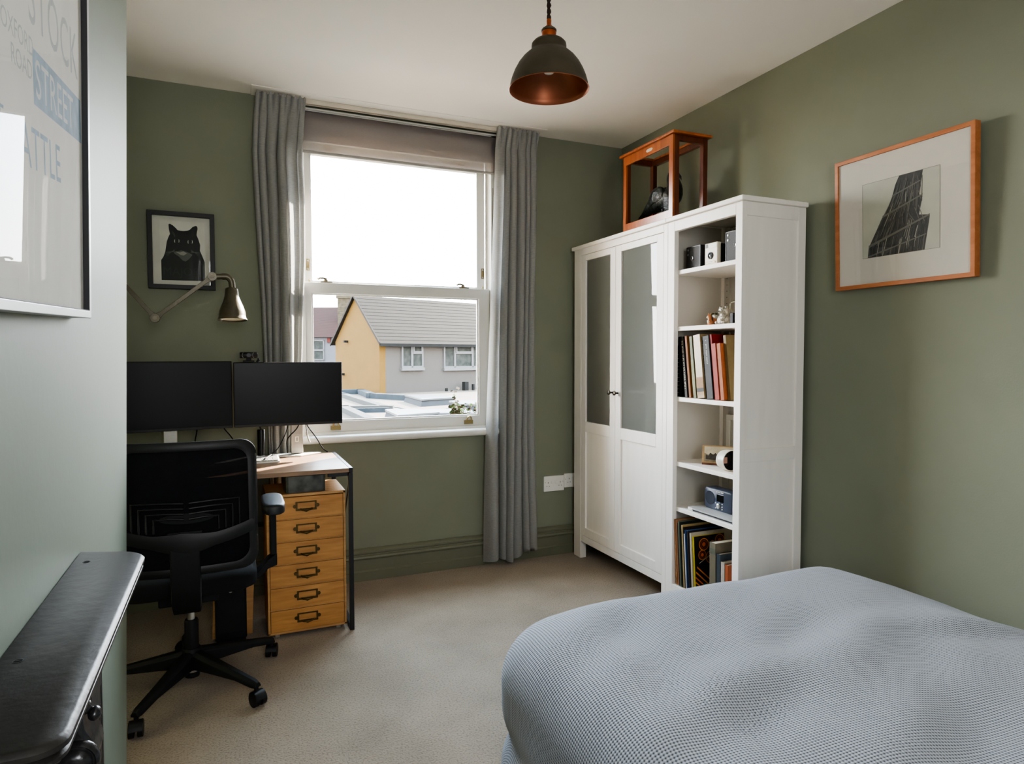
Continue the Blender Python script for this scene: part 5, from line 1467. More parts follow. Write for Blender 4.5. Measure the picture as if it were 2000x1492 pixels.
# ------------------------------------------------------------------ bed and knitted blanket
def knit_mat():
    m, nt, b = nodes_of('white waffle knit')
    L = nt.links
    uv = N(nt, 'ShaderNodeTexCoord')
    sx = N(nt, 'ShaderNodeSeparateXYZ'); L.new(uv.outputs['UV'], sx.inputs[0])
    nz = N(nt, 'ShaderNodeTexNoise'); nz.inputs['Scale'].default_value = 60; L.new(uv.outputs['UV'], nz.inputs['Vector'])
    def wave(o, f, jit):
        a = N(nt, 'ShaderNodeMath', operation='MULTIPLY'); L.new(o, a.inputs[0]); a.inputs[1].default_value = f
        j = N(nt, 'ShaderNodeMath', operation='MULTIPLY_ADD'); L.new(nz.outputs['Fac'], j.inputs[0]); j.inputs[1].default_value = jit; L.new(a.outputs[0], j.inputs[2])
        s = N(nt, 'ShaderNodeMath', operation='SINE'); L.new(j.outputs[0], s.inputs[0])
        return s.outputs[0]
    # offset rows: sin(x + y) * sin(x - y) gives a staggered grid of little pits
    add = N(nt, 'ShaderNodeMath', operation='ADD'); sub = N(nt, 'ShaderNodeMath', operation='SUBTRACT')
    L.new(sx.outputs[0], add.inputs[0]); L.new(sx.outputs[1], add.inputs[1]); L.new(sx.outputs[0], sub.inputs[0]); L.new(sx.outputs[1], sub.inputs[1])
    f = 2 * pi / .0078 * .5
    w1, w2 = wave(add.outputs[0], f, .5), wave(sub.outputs[0], f, .5)
    mu = N(nt, 'ShaderNodeMath', operation='MULTIPLY'); L.new(w1, mu.inputs[0]); L.new(w2, mu.inputs[1])
    mr = N(nt, 'ShaderNodeMapRange'); mr.inputs[1].default_value = -1; mr.inputs[2].default_value = 1; L.new(mu.outputs[0], mr.inputs[0])
    r = ramp(nt, [(0.05, (68, 71, 77)), (0.42, (150, 154, 162)), (0.8, (182, 185, 192))])
    L.new(mr.outputs[0], r.inputs['Fac']); L.new(r.outputs['Color'], b.inputs['Base Color'])
    b.inputs['Roughness'].default_value = .95; b.inputs['Specular IOR Level'].default_value = .15; b.inputs['Sheen Weight'].default_value = .15
    bp = N(nt, 'ShaderNodeBump'); bp.inputs['Strength'].default_value = .9; bp.inputs['Distance'].default_value = .002
    L.new(mr.outputs[0], bp.inputs['Height']); L.new(bp.outputs['Normal'], b.inputs['Normal'])
    return m

BX0, BX1, BY0, BY1, BZ = .700, 2.396, -.45, 1.850, .500
RR = .15
def loop(d, n=60, rc=.20):
    """closed rounded rectangle, inset by d"""
    r = max(rc - d * .8, .004)
    e = max(0, d - RR)
    x0, x1, y0, y1 = BX0 + d, BX1 - d, BY0 + d - .25 * e, BY1 - d - 1.0 * e
    pts = []
    cs = [(x1 - r, y0 + r, -pi / 2), (x1 - r, y1 - r, 0), (x0 + r, y1 - r, pi / 2), (x0 + r, y0 + r, pi)]
    for i, (cx_, cy_, a0) in enumerate(cs):
        for k in range(15):
            a = a0 + pi / 2 * k / 15
            pts.append((cx_ + r * cos(a), cy_ + r * sin(a)))
        nx, ny, na = cs[(i + 1) % 4]
        p0 = (cx_ + r * cos(a0 + pi / 2), cy_ + r * sin(a0 + pi / 2)); p1 = (nx + r * cos(na), ny + r * sin(na))
        for k in range(n):
            f = k / n
            pts.append((p0[0] + (p1[0] - p0[0]) * f, p0[1] + (p1[1] - p0[1]) * f))
    return pts
def g(x, y, cx_, cy_, sx_, sy_, rot=0):
    dx, dy = x - cx_, y - cy_
    c, s = cos(rot), sin(rot)
    u, v = (dx * c + dy * s) / sx_, (-dx * s + dy * c) / sy_
    return math.exp(-(u * u + v * v))
def sm(a, c, x):
    t_ = max(0, min(1, (x - a) / (c - a)))
    return t_ * t_ * (3 - 2 * t_)
BUMPS = [(1.95, 1.60, .30, .16, .1, .012), (1.30, 1.50, .35, .10, .0, -.008), (1.10, 1.18, .26, .05, .25, .016), (1.05, 1.06, .24, .05, .25, -.016), (1.42, 1.32, .16, .045, .5, -.014), (1.55, 1.22, .22, .05, .5, .018),
         (1.62, 1.05, .25, .05, .7, -.016), (1.35, .92, .30, .06, .35, .016), (1.30, .78, .30, .05, .35, -.014), (1.95, 1.20, .20, .05, -.5, .014), (2.02, 1.08, .18, .04, -.5, -.014), (1.80, 1.38, .20, .05, .1, -.010),
         (.92, 1.42, .06, .18, -.2, .012), (1.00, 1.42, .05, .20, -.2, -.012), (.90, 1.62, .16, .05, .6, .010), (.94, 1.50, .16, .04, .6, -.010), (1.8, .85, .2, .05, .9, .012), (1.15, 1.33, .1, .04, 0, -.008), (.95, 1.05, .05, .15, -.3, .012)]
def topz(x, y):
    z = BZ - .09 * sm(1.98, 2.36, x) ** 1.0 - .012 * sm(1.2, .75, x)
    z += .010 * sin(3.1 * x + 1.0) * sin(2.6 * y + .4) + .0035 * sin(11 * x + 5 * y) * sin(9 * y - 3 * x + 1) + .0022 * sin(21 * x - 8 * y + 2) * sin(17 * y + 6 * x)
    for cx_, cy_, sx_, sy_, ro, am in BUMPS:
        z += am * .9 * g(x, y, cx_, cy_, sx_ * 1.15, sy_ * 1.45, ro)
    return z
rings, uvs = [], []
nL = len(loop(0))
per = [0.0]
L0 = loop(0)
for i in range(1, nL):
    per.append(per[-1] + math.hypot(L0[i][0] - L0[i - 1][0], L0[i][1] - L0[i - 1][1]))
levels = []
for k in range(18):        # skirt, from hem to shoulder
    levels.append(('s', .030 + (BZ - RR - .030) * k / 17))
for k in range(1, 13):     # shoulder
    levels.append(('r', pi / 2 * k / 12))
dmax = (BX1 - BX0) / 2 - .006
for k in range(1, 50):
    levels.append(('t', RR + (dmax - RR) * (k / 49)))
b = MB(); b.uv = []
for kind, val in levels:
    ring = []
    for i in range(nL):
        s = per[i]
        if kind == 's':
            x, y = loop_pts0[i] if False else L0[i]
            f = 1 - (val - .03) / (BZ - RR - .03)
            cxm, cym = min(max(x, BX0 + .2), BX1 - .2), min(max(y, BY0 + .2), BY1 - .2)
            nx, ny = x - cxm, y - cym
            l = math.hypot(nx, ny) or 1
            nx, ny = nx / l, ny / l
            w = .016 * sin(8.5 * s + 1.2) * f + .009 * sin(19 * s + .4 + 2 * f) * f + .02 * f * f - .022 * math.exp(-((f - .55) / .16) ** 2) * (.6 + .4 * sin(5 * s))
            if x > BX1 - .1: w = min(w, 0) * .3 - .004
            p = (x + nx * w, y + ny * w, val + topz(x, y) - BZ)
            if f > .98: p = (p[0], p[1], val + .012 * sin(6 * s))
            uvp = None
        elif kind == 'r':
            d = RR * (1 - cos(val))
            x, y = loop(0)[i] if d == 0 else RL[val][i]
            p = (x, y, topz(x, y) - RR + RR * sin(val))
        else:
            x, y = RL[val][i]
            p = (x, y, topz(x, y))
        ring.append(p)
    rings.append(ring)
    if kind in 'sr' and (kind == 's' and val > BZ - RR - .02 or kind == 'r'):
        pass
    # prepare next loops lazily
    if 'RL' not in globals():
        RL = {}
        for kk, vv_ in levels:
            if kk == 'r': RL[vv_] = loop(RR * (1 - cos(vv_)))
            if kk == 't': RL[vv_] = loop(vv_)
# texture space: lay the cloth out flat, following the drape around the edge
uvr = []
for (kind, val), ring in zip(levels, rings):
    if kind == 't':
        e = 0
    elif kind == 'r':
        e = RR * (pi / 2 - val) - RR * cos(val) * 0
    else:
        e = RR * pi / 2 + (BZ - RR - val)
    row = []
    for i, p in enumerate(ring):
        if kind == 't':
            row.append((p[0], p[1])); continue
        q = RL[levels[29][1]][i]
        x, y = L0[i]
        cxm, cym = min(max(x, BX0 + .2), BX1 - .2), min(max(y, BY0 + .2), BY1 - .2)
        l = math.hypot(x - cxm, y - cym) or 1
        row.append((q[0] + (x - cxm) / l * e, q[1] + (y - cym) / l * e))
    uvr.append(row)
# turn the weave a little, as the blanket lies askew
ca, sa = cos(.16), sin(.16)
b.loft(rings, cap=False); b.add(rings[-1], [tuple(range(nL))])
uvr.append(uvr[-1])
b.uv = [(u * ca - v * sa + .012 * sin(4 * v), u * sa + v * ca + .015 * sin(3.3 * u)) for row in uvr for (u, v) in row]
o = b.build('blanket', knit_mat(), None, smooth=180)
tag(o, 'pale grey-white waffle-knit blanket spread over the bed down to the carpet', 'blanket')
t = thing('bed', 'low double bed hidden under the pale waffle-knit blanket', 'bed', (1.55, .7, 0))
b = MB(); b.loft([[(x, y, z) for x, y in loop(.17, 8)] for z in (.205, .34)]); b.build('mattress', M_paper, t)
b = MB(); b.loft([[(x, y, z) for x, y in loop(.19, 8)] for z in (.0, .204)]); b.build('base', mat('grey bed base', (90, 90, 92), rough=.9), t)

# ------------------------------------------------------------------ outside the window
E_ALB = 1.0
def ext(name, col, **k): return mat(name, tuple(c * 1.0 for c in col), **k)
E1 = Vector((.9492, .3143, 0)); E2 = Vector((-.3144, .9493, 0)); UPV = Vector((0, 0, 1))
RC = Vector((5.96, 28.0, 0))
def hp(s, u, z): return RC + E1 * s + E2 * u + UPV * z
def ext_mat(name, a, c, scale, rough=.9, EF=.30, axis=None, rows=None, joint_shade=None):
    m, nt, b = nodes_of(name)
    L = nt.links
    v = coords(nt)
    n = N(nt, 'ShaderNodeTexNoise'); n.inputs['Scale'].default_value = scale; n.inputs['Detail'].default_value = 6
    L.new(v, n.inputs['Vector'])
    a, c = tuple(q * EF for q in lin(a)[:3]) + (1,), tuple(q * EF for q in lin(c)[:3]) + (1,)
    r = ramp(nt, [(.3, a), (.7, c)]); L.new(n.outputs['Fac'], r.inputs['Fac'])
    col = r.outputs['Color']
    if rows:   # courses: rows per metre along an axis
        d = N(nt, 'ShaderNodeVectorMath', operation='DOT_PRODUCT'); d.inputs[1].default_value = axis; L.new(v, d.inputs[0])
        mu = N(nt, 'ShaderNodeMath', operation='MULTIPLY'); L.new(d.outputs['Value'], mu.inputs[0]); mu.inputs[1].default_value = rows
        fr_ = N(nt, 'ShaderNodeMath', operation='FRACT'); L.new(mu.outputs[0], fr_.inputs[0])
        rr_ = ramp(nt, joint_shade); L.new(fr_.outputs[0], rr_.inputs['Fac'])
        mx = N(nt, 'ShaderNodeMix', data_type='RGBA', blend_type='MULTIPLY'); mx.inputs[0].default_value = 1
        L.new(col, mx.inputs[6]); L.new(rr_.outputs['Color'], mx.inputs[7]); col = mx.outputs[2]
    L.new(col, b.inputs['Base Color'])
    b.inputs['Roughness'].default_value = rough
    b.inputs['Specular IOR Level'].default_value = .1
    return m
def dk(c): return tuple(c)
XC_ = dict(
    gable=ext_mat('yellow stock brick', (124, 92, 36), (134, 100, 42), 3, EF=.22, rows=9, axis=(0, 0, 1), joint_shade=[(0, (.93, .93, .93, 1)), (.16, (.93, .93, .93, 1)), (.2, (1, 1, 1, 1)), (1, (1, 1, 1, 1))]),
    render=ext_mat('grey pebbledash', (90, 85, 79), (98, 92, 86), 14, EF=.25),
    tile=ext_mat('grey concrete roof tiles', (100, 82, 62), (124, 104, 78), 7, EF=.036, rows=4.419, axis=tuple(Vector((-.3144 * .716, .9493 * .716, .697))), joint_shade=[(0, (1, 1, 1, 1)), (.575, (1, 1, 1, 1)), (.59, (.30, .29, .28, 1)), (.625, (.30, .29, .28, 1)), (.645, (1, 1, 1, 1))]),  # dark course lines paint the shade under each tile row
    red=ext_mat('red-brown pantiles', (120, 62, 40), (146, 80, 52), 9, EF=.045, rows=3.2, axis=(0, .55, .83), joint_shade=[(0, (.55, .5, .5, 1)), (.25, (.8, .8, .8, 1)), (.4, (1, 1, 1, 1)), (1, (1.05, 1.05, 1.05, 1))]),
    white=ext_mat('white rendered wall', (104, 103, 106), (110, 109, 112), 4),
    upvc=ext_mat('white upvc', (104, 103, 102), (108, 107, 106), 4, rough=.5),
    curtain=ext_mat('net curtained pane', (50, 54, 50), (84, 86, 80), 5, EF=.22),
    flat=ext_mat('pale roofing felt', (112, 98, 84), (126, 112, 98), 1.2, EF=.32),
    slate=ext_mat('blue-grey lead capping', (36, 42, 46), (46, 52, 56), 5, EF=.5),
    stone=ext_mat('pale coping', (72, 72, 68), (80, 79, 75), 5),
    sky=ext_mat('white rooflight dome', (92, 92, 90), (100, 100, 98), 3, rough=.4),
    kerb=ext_mat('grey rooflight kerb', (58, 60, 62), (66, 68, 70), 3),
    stack=ext_mat('old brick stack', (66, 58, 44), (96, 86, 66), 6, rows=8, axis=(0, 0, 1), joint_shade=[(0, (.6, .6, .6, 1)), (.2, (.7, .7, .7, 1)), (.3, (1, 1, 1, 1)), (1, (1, 1, 1, 1))]),
    dark=ext_mat('dark gutter', (22, 21, 19), (30, 28, 25), 5),
    barge=ext_mat('brown bargeboard', (44, 38, 32), (52, 46, 38), 5))
t = thing('house', 'yellow brick gabled house with grey tiled roof seen through the lower sash', 'house', tuple(RC + UPV * -3.2), group='houses beyond the window')
W_, LEN, EA, AP = 4.06, 13.0, 1.95, 4.0
b = MB()
b.poly([hp(0, 0, -3.2), hp(0, W_, -3.2), hp(0, W_, EA), hp(0, W_ / 2 + .1, AP - .06), hp(0, 0, EA)])
b.poly([hp(LEN, 0, -3.2), hp(LEN, W_, -3.2), hp(LEN, W_, EA), hp(LEN, W_ / 2, AP - .06), hp(LEN, 0, EA)]); b.poly([hp(0, W_, -3.2), hp(LEN, W_, -3.2), hp(LEN, W_, EA), hp(0, W_, EA)])
b.poly([hp(0, -.001, -3.2), hp(.30, -.001, -3.2), hp(.30, -.001, EA), hp(0, -.001, EA)])
b.build('gable_wall', XC_['gable'], t)
b = MB(); b.poly([hp(.30, 0, -3.2), hp(LEN, 0, -3.2), hp(LEN, 0, EA), hp(.30, 0, EA)]); b.build('front_wall', XC_['render'], t)
b = MB()
nR = 14
ea, rg = hp(-.12, -.22, EA - .10), hp(-.12, W_ / 2, AP)
for side in (0, 1):
    u0 = -.24 if side == 0 else W_ + .24
    for k in range(nR):
        f0, f1 = k / nR, (k + 1) / nR
        ua, ub = u0 + (W_ / 2 - u0) * f0, u0 + (W_ / 2 - u0) * f1
        za, zb = EA - .16 + (AP - EA + .16) * f0, EA - .16 + (AP - EA + .16) * f1
        lp = .012
        b.hexa([hp(-.12, ua, za), hp(LEN + .1, ua, za), hp(LEN + .1, ub, zb), hp(-.12, ub, zb), hp(-.12, ua, za + lp + .02), hp(LEN + .1, ua, za + lp + .02), hp(LEN + .1, ub, zb + .02), hp(-.12, ub, zb + .02)])
b.build('roof', XC_['tile'], t)
b = MB()
for side in (0, 1):
    u0 = -.26 if side == 0 else W_ + .26
    p0, p1 = hp(-.16, u0, EA - .20), hp(-.16, W_ / 2, AP - .04)
    b.prism([p0, p1, p1 + UPV * .12, p0 + UPV * .12], E1 * .05)
b.build('bargeboard', XC_['barge'], t)
b = MB(); b.hexa([hp(-.1, -.36, EA - .26), hp(LEN, -.36, EA - .26), hp(LEN, -.24, EA - .26), hp(-.1, -.24, EA - .26), hp(-.1, -.36, EA - .13), hp(LEN, -.36, EA - .13), hp(LEN, -.24, EA - .13), hp(-.1, -.24, EA - .13)]); b.build('gutter', XC_['dark'], t)
def house_window(s0, s1, z0, z1, muls, trans):
    b = MB()
    def fr(a0, a1, c0, c1, w, d0, d1):
        for (p, q, r, s) in ((a0, c0, a1, c0 + w), (a0, c1 - w, a1, c1), (a0, c0 + w, a0 + w, c1 - w), (a1 - w, c0 + w, a1, c1 - w)):
            b.hexa([hp(p, -d1, q), hp(r, -d1, q), hp(r, -d0, q), hp(p, -d0, q), hp(p, -d1, s), hp(r, -d1, s), hp(r, -d0, s), hp(p, -d0, s)])
    fr(s0, s1, z0, z1, .075, 0, .08)
    for m_ in muls:
        b.hexa([hp(m_ - .05, -.08, z0), hp(m_ + .05, -.08, z0), hp(m_ + .05, 0, z0), hp(m_ - .05, 0, z0), hp(m_ - .05, -.08, z1), hp(m_ + .05, -.08, z1), hp(m_ + .05, 0, z1), hp(m_ - .05, 0, z1)])
    for (a0, a1, z) in trans:
        fr(a0, a1, z, z1, .07, 0, .11)
        b.hexa([hp(a0, -.085, z - .05), hp(a1, -.085, z - .05), hp(a1, 0, z - .05), hp(a0, 0, z - .05), hp(a0, -.085, z + .03), hp(a1, -.085, z + .03), hp(a1, 0, z + .03), hp(a0, 0, z + .03)])
    b.hexa([hp(s0 - .03, -.14, z0 - .13), hp(s1 + .03, -.14, z0 - .13), hp(s1 + .03, 0, z0 - .13), hp(s0 - .03, 0, z0 - .13), hp(s0 - .03, -.14, z0), hp(s1 + .03, -.14, z0), hp(s1 + .03, 0, z0), hp(s0 - .03, 0, z0)])
    f = b.build('window', XC_['upvc'], t)
    b = MB(); b.poly([hp(s0 + .05, -.02, z0 + .05), hp(s1 - .05, -.02, z0 + .05), hp(s1 - .05, -.02, z1 - .05), hp(s0 + .05, -.02, z1 - .05)]); b.build('pane', XC_['curtain'], f)
house_window(1.08, 2.22, .76, 1.80, (1.62,), ((1.66, 2.17, 1.42),))
house_window(3.36, 5.66, .72, 1.78, (4.00, 5.06), ((4.04, 5.02, 1.42),))
b = MB()
for (u, z) in ((2.84, 1.95), (3.23, .43)):
    b.hexa([hp(-.2, u - .06, z - .05), hp(0, u - .06, z - .05), hp(0, u + .06, z - .05), hp(-.2, u + .06, z - .05), hp(-.2, u - .06, z + .05), hp(0, u - .06, z + .05), hp(0, u + .06, z + .05), hp(-.2, u + .06, z + .05)])
b.build('wall_lamp_fitting', XC_['dark'], t)
b = MB()
for (s, z0, z1, w) in ((3.22, -.9, -.20, .05), (4.36, -.9, .06, .11), (4.78, -.9, -.06, .05)):
    b.hexa([hp(s - w, -.5, z0), hp(s + w, -.5, z0), hp(s + w, -.5 + 2 * w, z0), hp(s - w, -.5 + 2 * w, z0), hp(s - w, -.5, z1), hp(s + w, -.5, z1), hp(s + w, -.5 + 2 * w, z1), hp(s - w, -.5 + 2 * w, z1)])
b.build('vent_pipe', XC_['dark'], t)
# house further back
t = thing('house', 'white house with red-brown tiled roof and brick chimney far behind the gable', 'house', (5.5, 43.6, -3.2), group='houses beyond the window')
b = MB()
A_, B_ = Vector((-3.0, 47.2, 0)), Vector((11.0, 40.9, 0))
bk = Vector((.41, .912, 0)) * 5
b.poly([A_ + UPV * -3.2, B_ + UPV * -3.2, B_ + UPV * 2.58, A_ + UPV * 2.58]); b.build('wall', XC_['white'], t)
b = MB(); b.poly([A_ + UPV * 2.50 - bk * .06, B_ + UPV * 2.50 - bk * .06, B_ + UPV * 4.62 + bk * .55, A_ + UPV * 4.62 + bk * .55]); b.poly([A_ + UPV * 4.62 + bk * .55, B_ + UPV * 4.62 + bk * .55, B_ + UPV * 2.4 + bk * 1.2, A_ + UPV * 2.4 + bk * 1.2]); b.build('roof', XC_['red'], t)
b = MB(); u_ = (B_ - A_).normalized(); c0 = Vector((6.62, 43.9, 0)); n_ = Vector((.41, .912, 0))
b.hexa([c0 + UPV * 3.2, c0 + u_ * 1.15 + UPV * 3.2, c0 + u_ * 1.15 + n_ * .8 + UPV * 3.2, c0 + n_ * .8 + UPV * 3.2, c0 + UPV * 5.05, c0 + u_ * 1.15 + UPV * 5.05, c0 + u_ * 1.15 + n_ * .8 + UPV * 5.05, c0 + n_ * .8 + UPV * 5.05])
q0 = c0 - u_ * .07 - n_ * .07
b.hexa([q0 + UPV * 5.05, q0 + u_ * 1.29 + UPV * 5.05, q0 + u_ * 1.29 + n_ * .94 + UPV * 5.05, q0 + n_ * .94 + UPV * 5.05, q0 + UPV * 5.28, q0 + u_ * 1.29 + UPV * 5.28, q0 + u_ * 1.29 + n_ * .94 + UPV * 5.28, q0 + n_ * .94 + UPV * 5.28])
b.build('chimney', XC_['stack'], t)
def bwin(s, w, z0, z1):
    p = A_ + u_ * s - n_ * .03
    b = MB()
    for (a0, a1, c_, d_) in ((0, w, z0, z0 + .08), (0, w, z1 - .08, z1), (0, .08, z0, z1), (w - .08, w, z0, z1), (0, w, (z0 + z1) / 2 - .05, (z0 + z1) / 2 + .05)):
        b.hexa([p + u_ * a0 + UPV * c_ - n_ * .05, p + u_ * a1 + UPV * c_ - n_ * .05, p + u_ * a1 + UPV * c_, p + u_ * a0 + UPV * c_, p + u_ * a0 + UPV * d_ - n_ * .05, p + u_ * a1 + UPV * d_ - n_ * .05, p + u_ * a1 + UPV * d_, p + u_ * a0 + UPV * d_])
    f = b.build('window', XC_['upvc'], t)
    b = MB(); b.poly([p + u_ * .04 + UPV * (z0 + .04), p + u_ * (w - .04) + UPV * (z0 + .04), p + u_ * (w - .04) + UPV * (z1 - .04), p + u_ * .04 + UPV * (z1 - .04)]); b.build('pane', XC_['curtain'], f)
bwin(8.52, 1.0, 1.0, 2.32); bwin(11.0, .9, 1.0, 2.32); bwin(5.5, 1.0, 1.0, 2.32)
b = MB(); p = A_ + u_ * 9.72 - n_ * .12; b.hexa([p + UPV * 2.15, p + u_ * .2 + UPV * 2.15, p + u_ * .2 + n_ * .1 + UPV * 2.15, p + n_ * .1 + UPV * 2.15, p + UPV * 2.45, p + u_ * .2 + UPV * 2.45, p + u_ * .2 + n_ * .1 + UPV * 2.45, p + n_ * .1 + UPV * 2.45]); b.build('alarm_box', ext_mat('red alarm box', (90, 40, 36), (96, 44, 38), 3), t)

# flat roofs between the houses
ZR = -.35
t = thing('flat_roof', 'pale felted flat roof of the rear extensions below the window', 'roof', (4.5, 18, -3.2))
b = MB(); b.prism([(-6, 7.0, ZR), (14, 7.0, ZR), (16, 26, ZR), (12.0, 29.9, ZR), (5.96, 27.9, ZR), (-4, 31, ZR)], (0, 0, -2.8)); b.build('felt_deck', XC_['flat'], t)
def coping(pts, w, z0, z1, m, name='coping', mw=None):
    b = MB()
    P = [Vector((x, y, 0)) for x, y in pts]
    for a, c in zip(P, P[1:]):
        d = (c - a).normalized(); n = Vector((-d.y, d.x, 0)) * w / 2
        a2, c2 = a - d * w / 2, c + d * w / 2
        b.hexa([a2 - n + UPV * z0, c2 - n + UPV * z0, c2 + n + UPV * z0, a2 + n + UPV * z0, a2 - n + UPV * z1, c2 - n + UPV * z1, c2 + n + UPV * z1, a2 + n + UPV * z1])
    return b.build(name, m, t)
coping([(3.5, 28.3), (5.19, 28.3), (5.05, 25.2), (5.98, 23.4)], .30, ZR, -.15, XC_['slate'])
coping([(4.13, 28.0), (4.18, 26.4), (4.24, 19.45)], .26, ZR, -.2, XC_['stone'])
coping([(2.2, 19.95), (3.12, 19.74), (4.36, 19.3)], .30, ZR, -.2, XC_['stone'])
coping([(3.12, 19.6), (3.10, 15.6), (3.05, 11.5)], .26, ZR, -.2, XC_['stone'])
coping([(3.25, 18.95), (4.2, 18.75)], .10, ZR, -.22, XC_['slate'])
coping([(4.45, 22.5), (5.0, 19.2), (5.6, 14.8)], .05, ZR, -.33, XC_['slate'], 'roof_seam')
b = MB(); b.prism([(-3, 14.0, ZR + .01), (2.9, 12.0, ZR + .01), (2.96, 15.7, ZR + .01), (2.97, 19.3, ZR + .01), (-3, 20.5, ZR + .01)], (0, 0, .015)); b.build('timber_deck', ext_mat('weathered deck boards', (74, 60, 48), (88, 74, 60), 6, rows=6, axis=(1, .1, 0), joint_shade=[(0, (.6, .6, .6, 1)), (.1, (.7, .7, .7, 1)), (.16, (1, 1, 1, 1)), (1, (1, 1, 1, 1))]), t)
def rooflight(label, c4, zt):
    tt = thing('rooflight', label, 'rooflight', (c4[0][0], c4[0][1], ZR), group='rooflights on the flat roofs')
    cx_ = sum(p[0] for p in c4) / 4; cy_ = sum(p[1] for p in c4) / 4
    def sc(f, z): return [(cx_ + (p[0] - cx_) * f, cy_ + (p[1] - cy_) * f, z) for p in c4]
    b = MB(); b.loft([sc(1.06, ZR + .0005), sc(.97, zt - .06)]); b.build('kerb', XC_['kerb'], tt)
    b = MB(); b.loft([sc(1.02, zt - .0595), sc(1.02, zt - .01), sc(.92, zt + .01)]); b.build('dome', XC_['sky'], tt)
rooflight('white rooflight furthest away, against the grey house wall', [(5.75, 22.77), (6.88, 22.51), (6.99, 20.85), (5.67, 20.32)], -.1)
rooflight('white rooflight nearest the window sill, in front of the low one', [(3.72, 16.8), (4.46, 16.64), (4.76, 15.47), (3.64, 15.1)], -.1)
rooflight('white rooflight beside the vent pipes', [(6.30, 19.4), (7.4, 19.1), (7.3, 17.7), (6.22, 18.0)], -.12)
rooflight('low white rooflight just behind the shrub', [(4.92, 17.6), (6.16, 17.2), (5.95, 16.0), (4.92, 16.3)], -.2)
# scrubby plant on the roof edge
t = thing('shrub', 'straggly yellow-green shrub growing on the flat roof edge', 'shrub', (5.3, 15.2, ZR))
rnd = random.Random(3)
b = MB(); lf = MB(); dry = MB()
for k in range(16):
    x0, y0 = 5.2 + rnd.uniform(-.25, .55), 15.2 + rnd.uniform(-.1, .15)
    h = rnd.uniform(.25, .55) if k else .80
    tip = Vector((x0 + rnd.uniform(-.2, .2), y0 + rnd.uniform(-.1, .1), ZR + h))
    pts = [Vector((x0, y0, ZR)), Vector((x0, y0, ZR)).lerp(tip, .5) + Vector((rnd.uniform(-.05, .05), 0, 0)), tip]
    b.tube(pts, [.008, .006, .003], 5)
    for j in range(16):
        f = rnd.uniform(.25, 1)
        p = pts[0].lerp(tip, f) + Vector((rnd.uniform(-.07, .07), rnd.uniform(-.06, .06), rnd.uniform(-.03, .05)))
        a = rnd.uniform(0, 6.28); l = rnd.uniform(.06, .11)
        d = Vector((cos(a), .3 * sin(a), rnd.uniform(-.6, .6))) * l; w = Vector((-d.z, .2, d.x)) * .4
        (lf if rnd.random() < .6 else dry).poly([p, p + d * .5 + w, p + d, p + d * .5 - w])
b.build('stem', ext_mat('dry stems', (60, 48, 34), (74, 60, 42), 9), t)
lf.build('foliage', ext_mat('yellow-green leaves', (66, 88, 26), (88, 104, 40), 7, EF=.2), t)
dry.build('seed_heads', ext_mat('buff seed heads', (92, 74, 50), (104, 86, 60), 7, EF=.2), t)
struct(MB().box(-60, D + .5, -3.4, 70, 90, -3.2).build('ground', ext_mat('garden ground', (52, 52, 46), (60, 58, 50), 1)))

# ------------------------------------------------------------------ light
w = bpy.data.worlds.new('World'); S.world = w; w.use_nodes = True
nt = w.node_tree
bg = nt.nodes['Background']
tc = N(nt, 'ShaderNodeTexCoord'); sp_ = N(nt, 'ShaderNodeSeparateXYZ'); nt.links.new(tc.outputs['Generated'], sp_.inputs[0])
cl = N(nt, 'ShaderNodeTexNoise'); cl.inputs['Scale'].default_value = 2.2; cl.inputs['Detail'].default_value = 6
mp = N(nt, 'ShaderNodeMapping'); mp.inputs['Scale'].default_value = (1, 1, 3); nt.links.new(tc.outputs['Generated'], mp.inputs['Vector']); nt.links.new(mp.outputs[0], cl.inputs['Vector'])
ad = N(nt, 'ShaderNodeMath', operation='MULTIPLY_ADD'); nt.links.new(cl.outputs['Fac'], ad.inputs[0]); ad.inputs[1].default_value = .5; nt.links.new(sp_.outputs[2], ad.inputs[2])
rp = ramp(nt, [(.28, (1, .985, .96, 1)), (.50, (.88, .94, 1, 1)), (.95, (.58, .78, 1, 1))])
nt.links.new(ad.outputs[0], rp.inputs['Fac']); nt.links.new(rp.outputs['Color'], bg.inputs['Color'])
SKY = 24.0
bg.inputs['Strength'].default_value = SKY
def lamp(kind, name, loc, rot, energy, col, **k):
    d = bpy.data.lights.new(name, kind)
    d.energy = energy; d.color = col
    for a, v_ in k.items(): setattr(d, a, v_)
    o = bpy.data.objects.new(name, d); COL.objects.link(o)
    o.location = loc; o.rotation_euler = rot
    return o
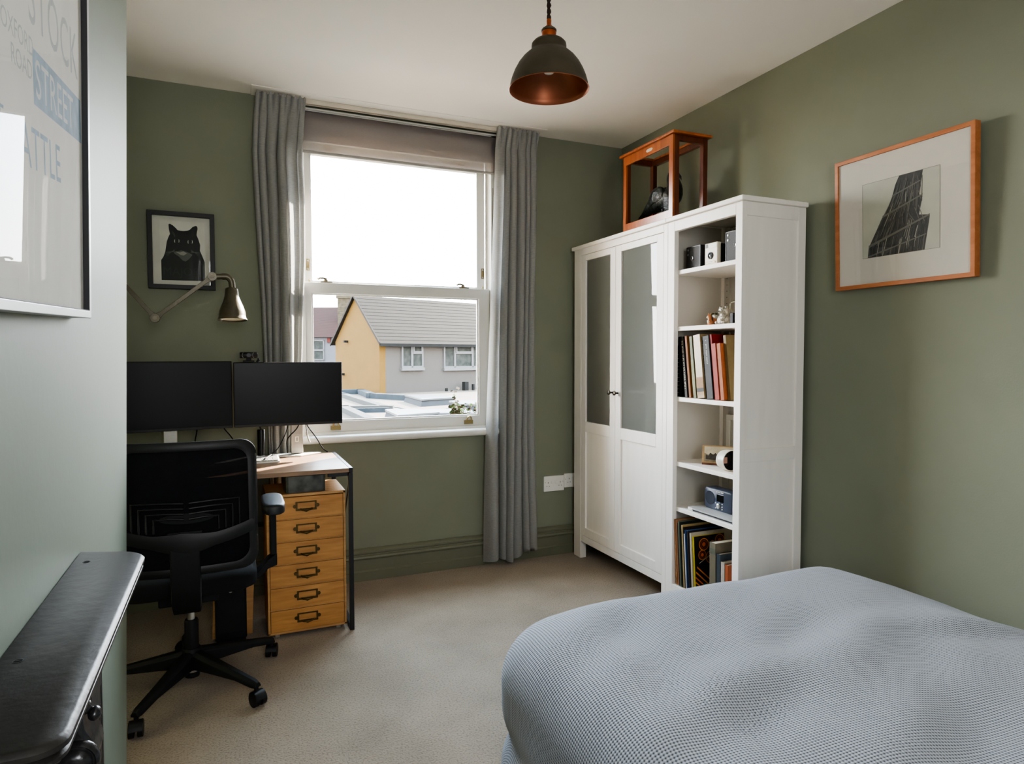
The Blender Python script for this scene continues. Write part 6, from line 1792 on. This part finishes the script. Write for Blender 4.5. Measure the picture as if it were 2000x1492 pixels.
# sun: low, from the right outside the window
sd = Vector((-.82 * cos(rad(27)), -.57 * cos(rad(27)), -sin(rad(27))))
so = lamp('SUN', 'sun', (8, 9, 6), (0, 0, 0), 50.0, (1, .9, .76), angle=rad(.7))
so.rotation_euler = sd.to_track_quat('-Z', 'Y').to_euler()
# sky portal in the outer opening of the window
po = lamp('AREA', 'sky_portal', (.975, D + .43, 1.63), (rad(90), 0, 0), 1.0, (1, 1, 1), shape='RECTANGLE', size=1.14, size_y=1.66)
po.rotation_euler = Vector((0, -1, 0)).to_track_quat('-Z', 'Y').to_euler()
po.data.cycles.is_portal = True
# added fill lamp, unseen behind the camera, standing in for the room's light
fl = lamp('AREA', 'rear_fill_light', (.30, YB + .1, 1.75), (0, 0, 0), 26, (.97, .98, 1), shape='RECTANGLE', size=1.0, size_y=1.4)
fl.rotation_euler = Vector((0, 1, -.05)).to_track_quat('-Z', 'Y').to_euler()

# ------------------------------------------------------------------ camera and film
cd = bpy.data.cameras.new('camera'); cam = bpy.data.objects.new('camera', cd); COL.objects.link(cam)
cd.sensor_fit = 'HORIZONTAL'; cd.sensor_width = 36; cd.lens = 36 * 1271.4 / 2000
cd.clip_start = .02; cd.clip_end = 500
yaw, pitch, roll = rad(23.514), rad(-2.3135), rad(-.0962)
F = Vector((sin(yaw) * cos(pitch), cos(yaw) * cos(pitch), sin(pitch)))
Rv = Vector((cos(yaw), -sin(yaw), 0)); U = Rv.cross(F)
R2 = Rv * cos(roll) + U * sin(roll); U2 = -Rv * sin(roll) + U * cos(roll)
M = Matrix.Identity(4)
for i in range(3):
    M[i][0], M[i][1], M[i][2] = R2[i], U2[i], -F[i]
M[2][3] = 1.283
cam.matrix_world = M
S.camera = cam
S.view_settings.view_transform = 'AgX'
S.view_settings.look = 'AgX - Medium High Contrast'
S.view_settings.exposure = 0.9
S.cycles.use_denoising = True
S.cycles.max_bounces = 14
S.cycles.diffuse_bounces = 7
S.cycles.transparent_max_bounces = 16
S.cycles.caustics_reflective = False
S.cycles.caustics_refractive = False
S.cycles.sample_clamp_indirect = 6.0

for o in bpy.data.objects:
    if '_world' in o:
        del o['_world']
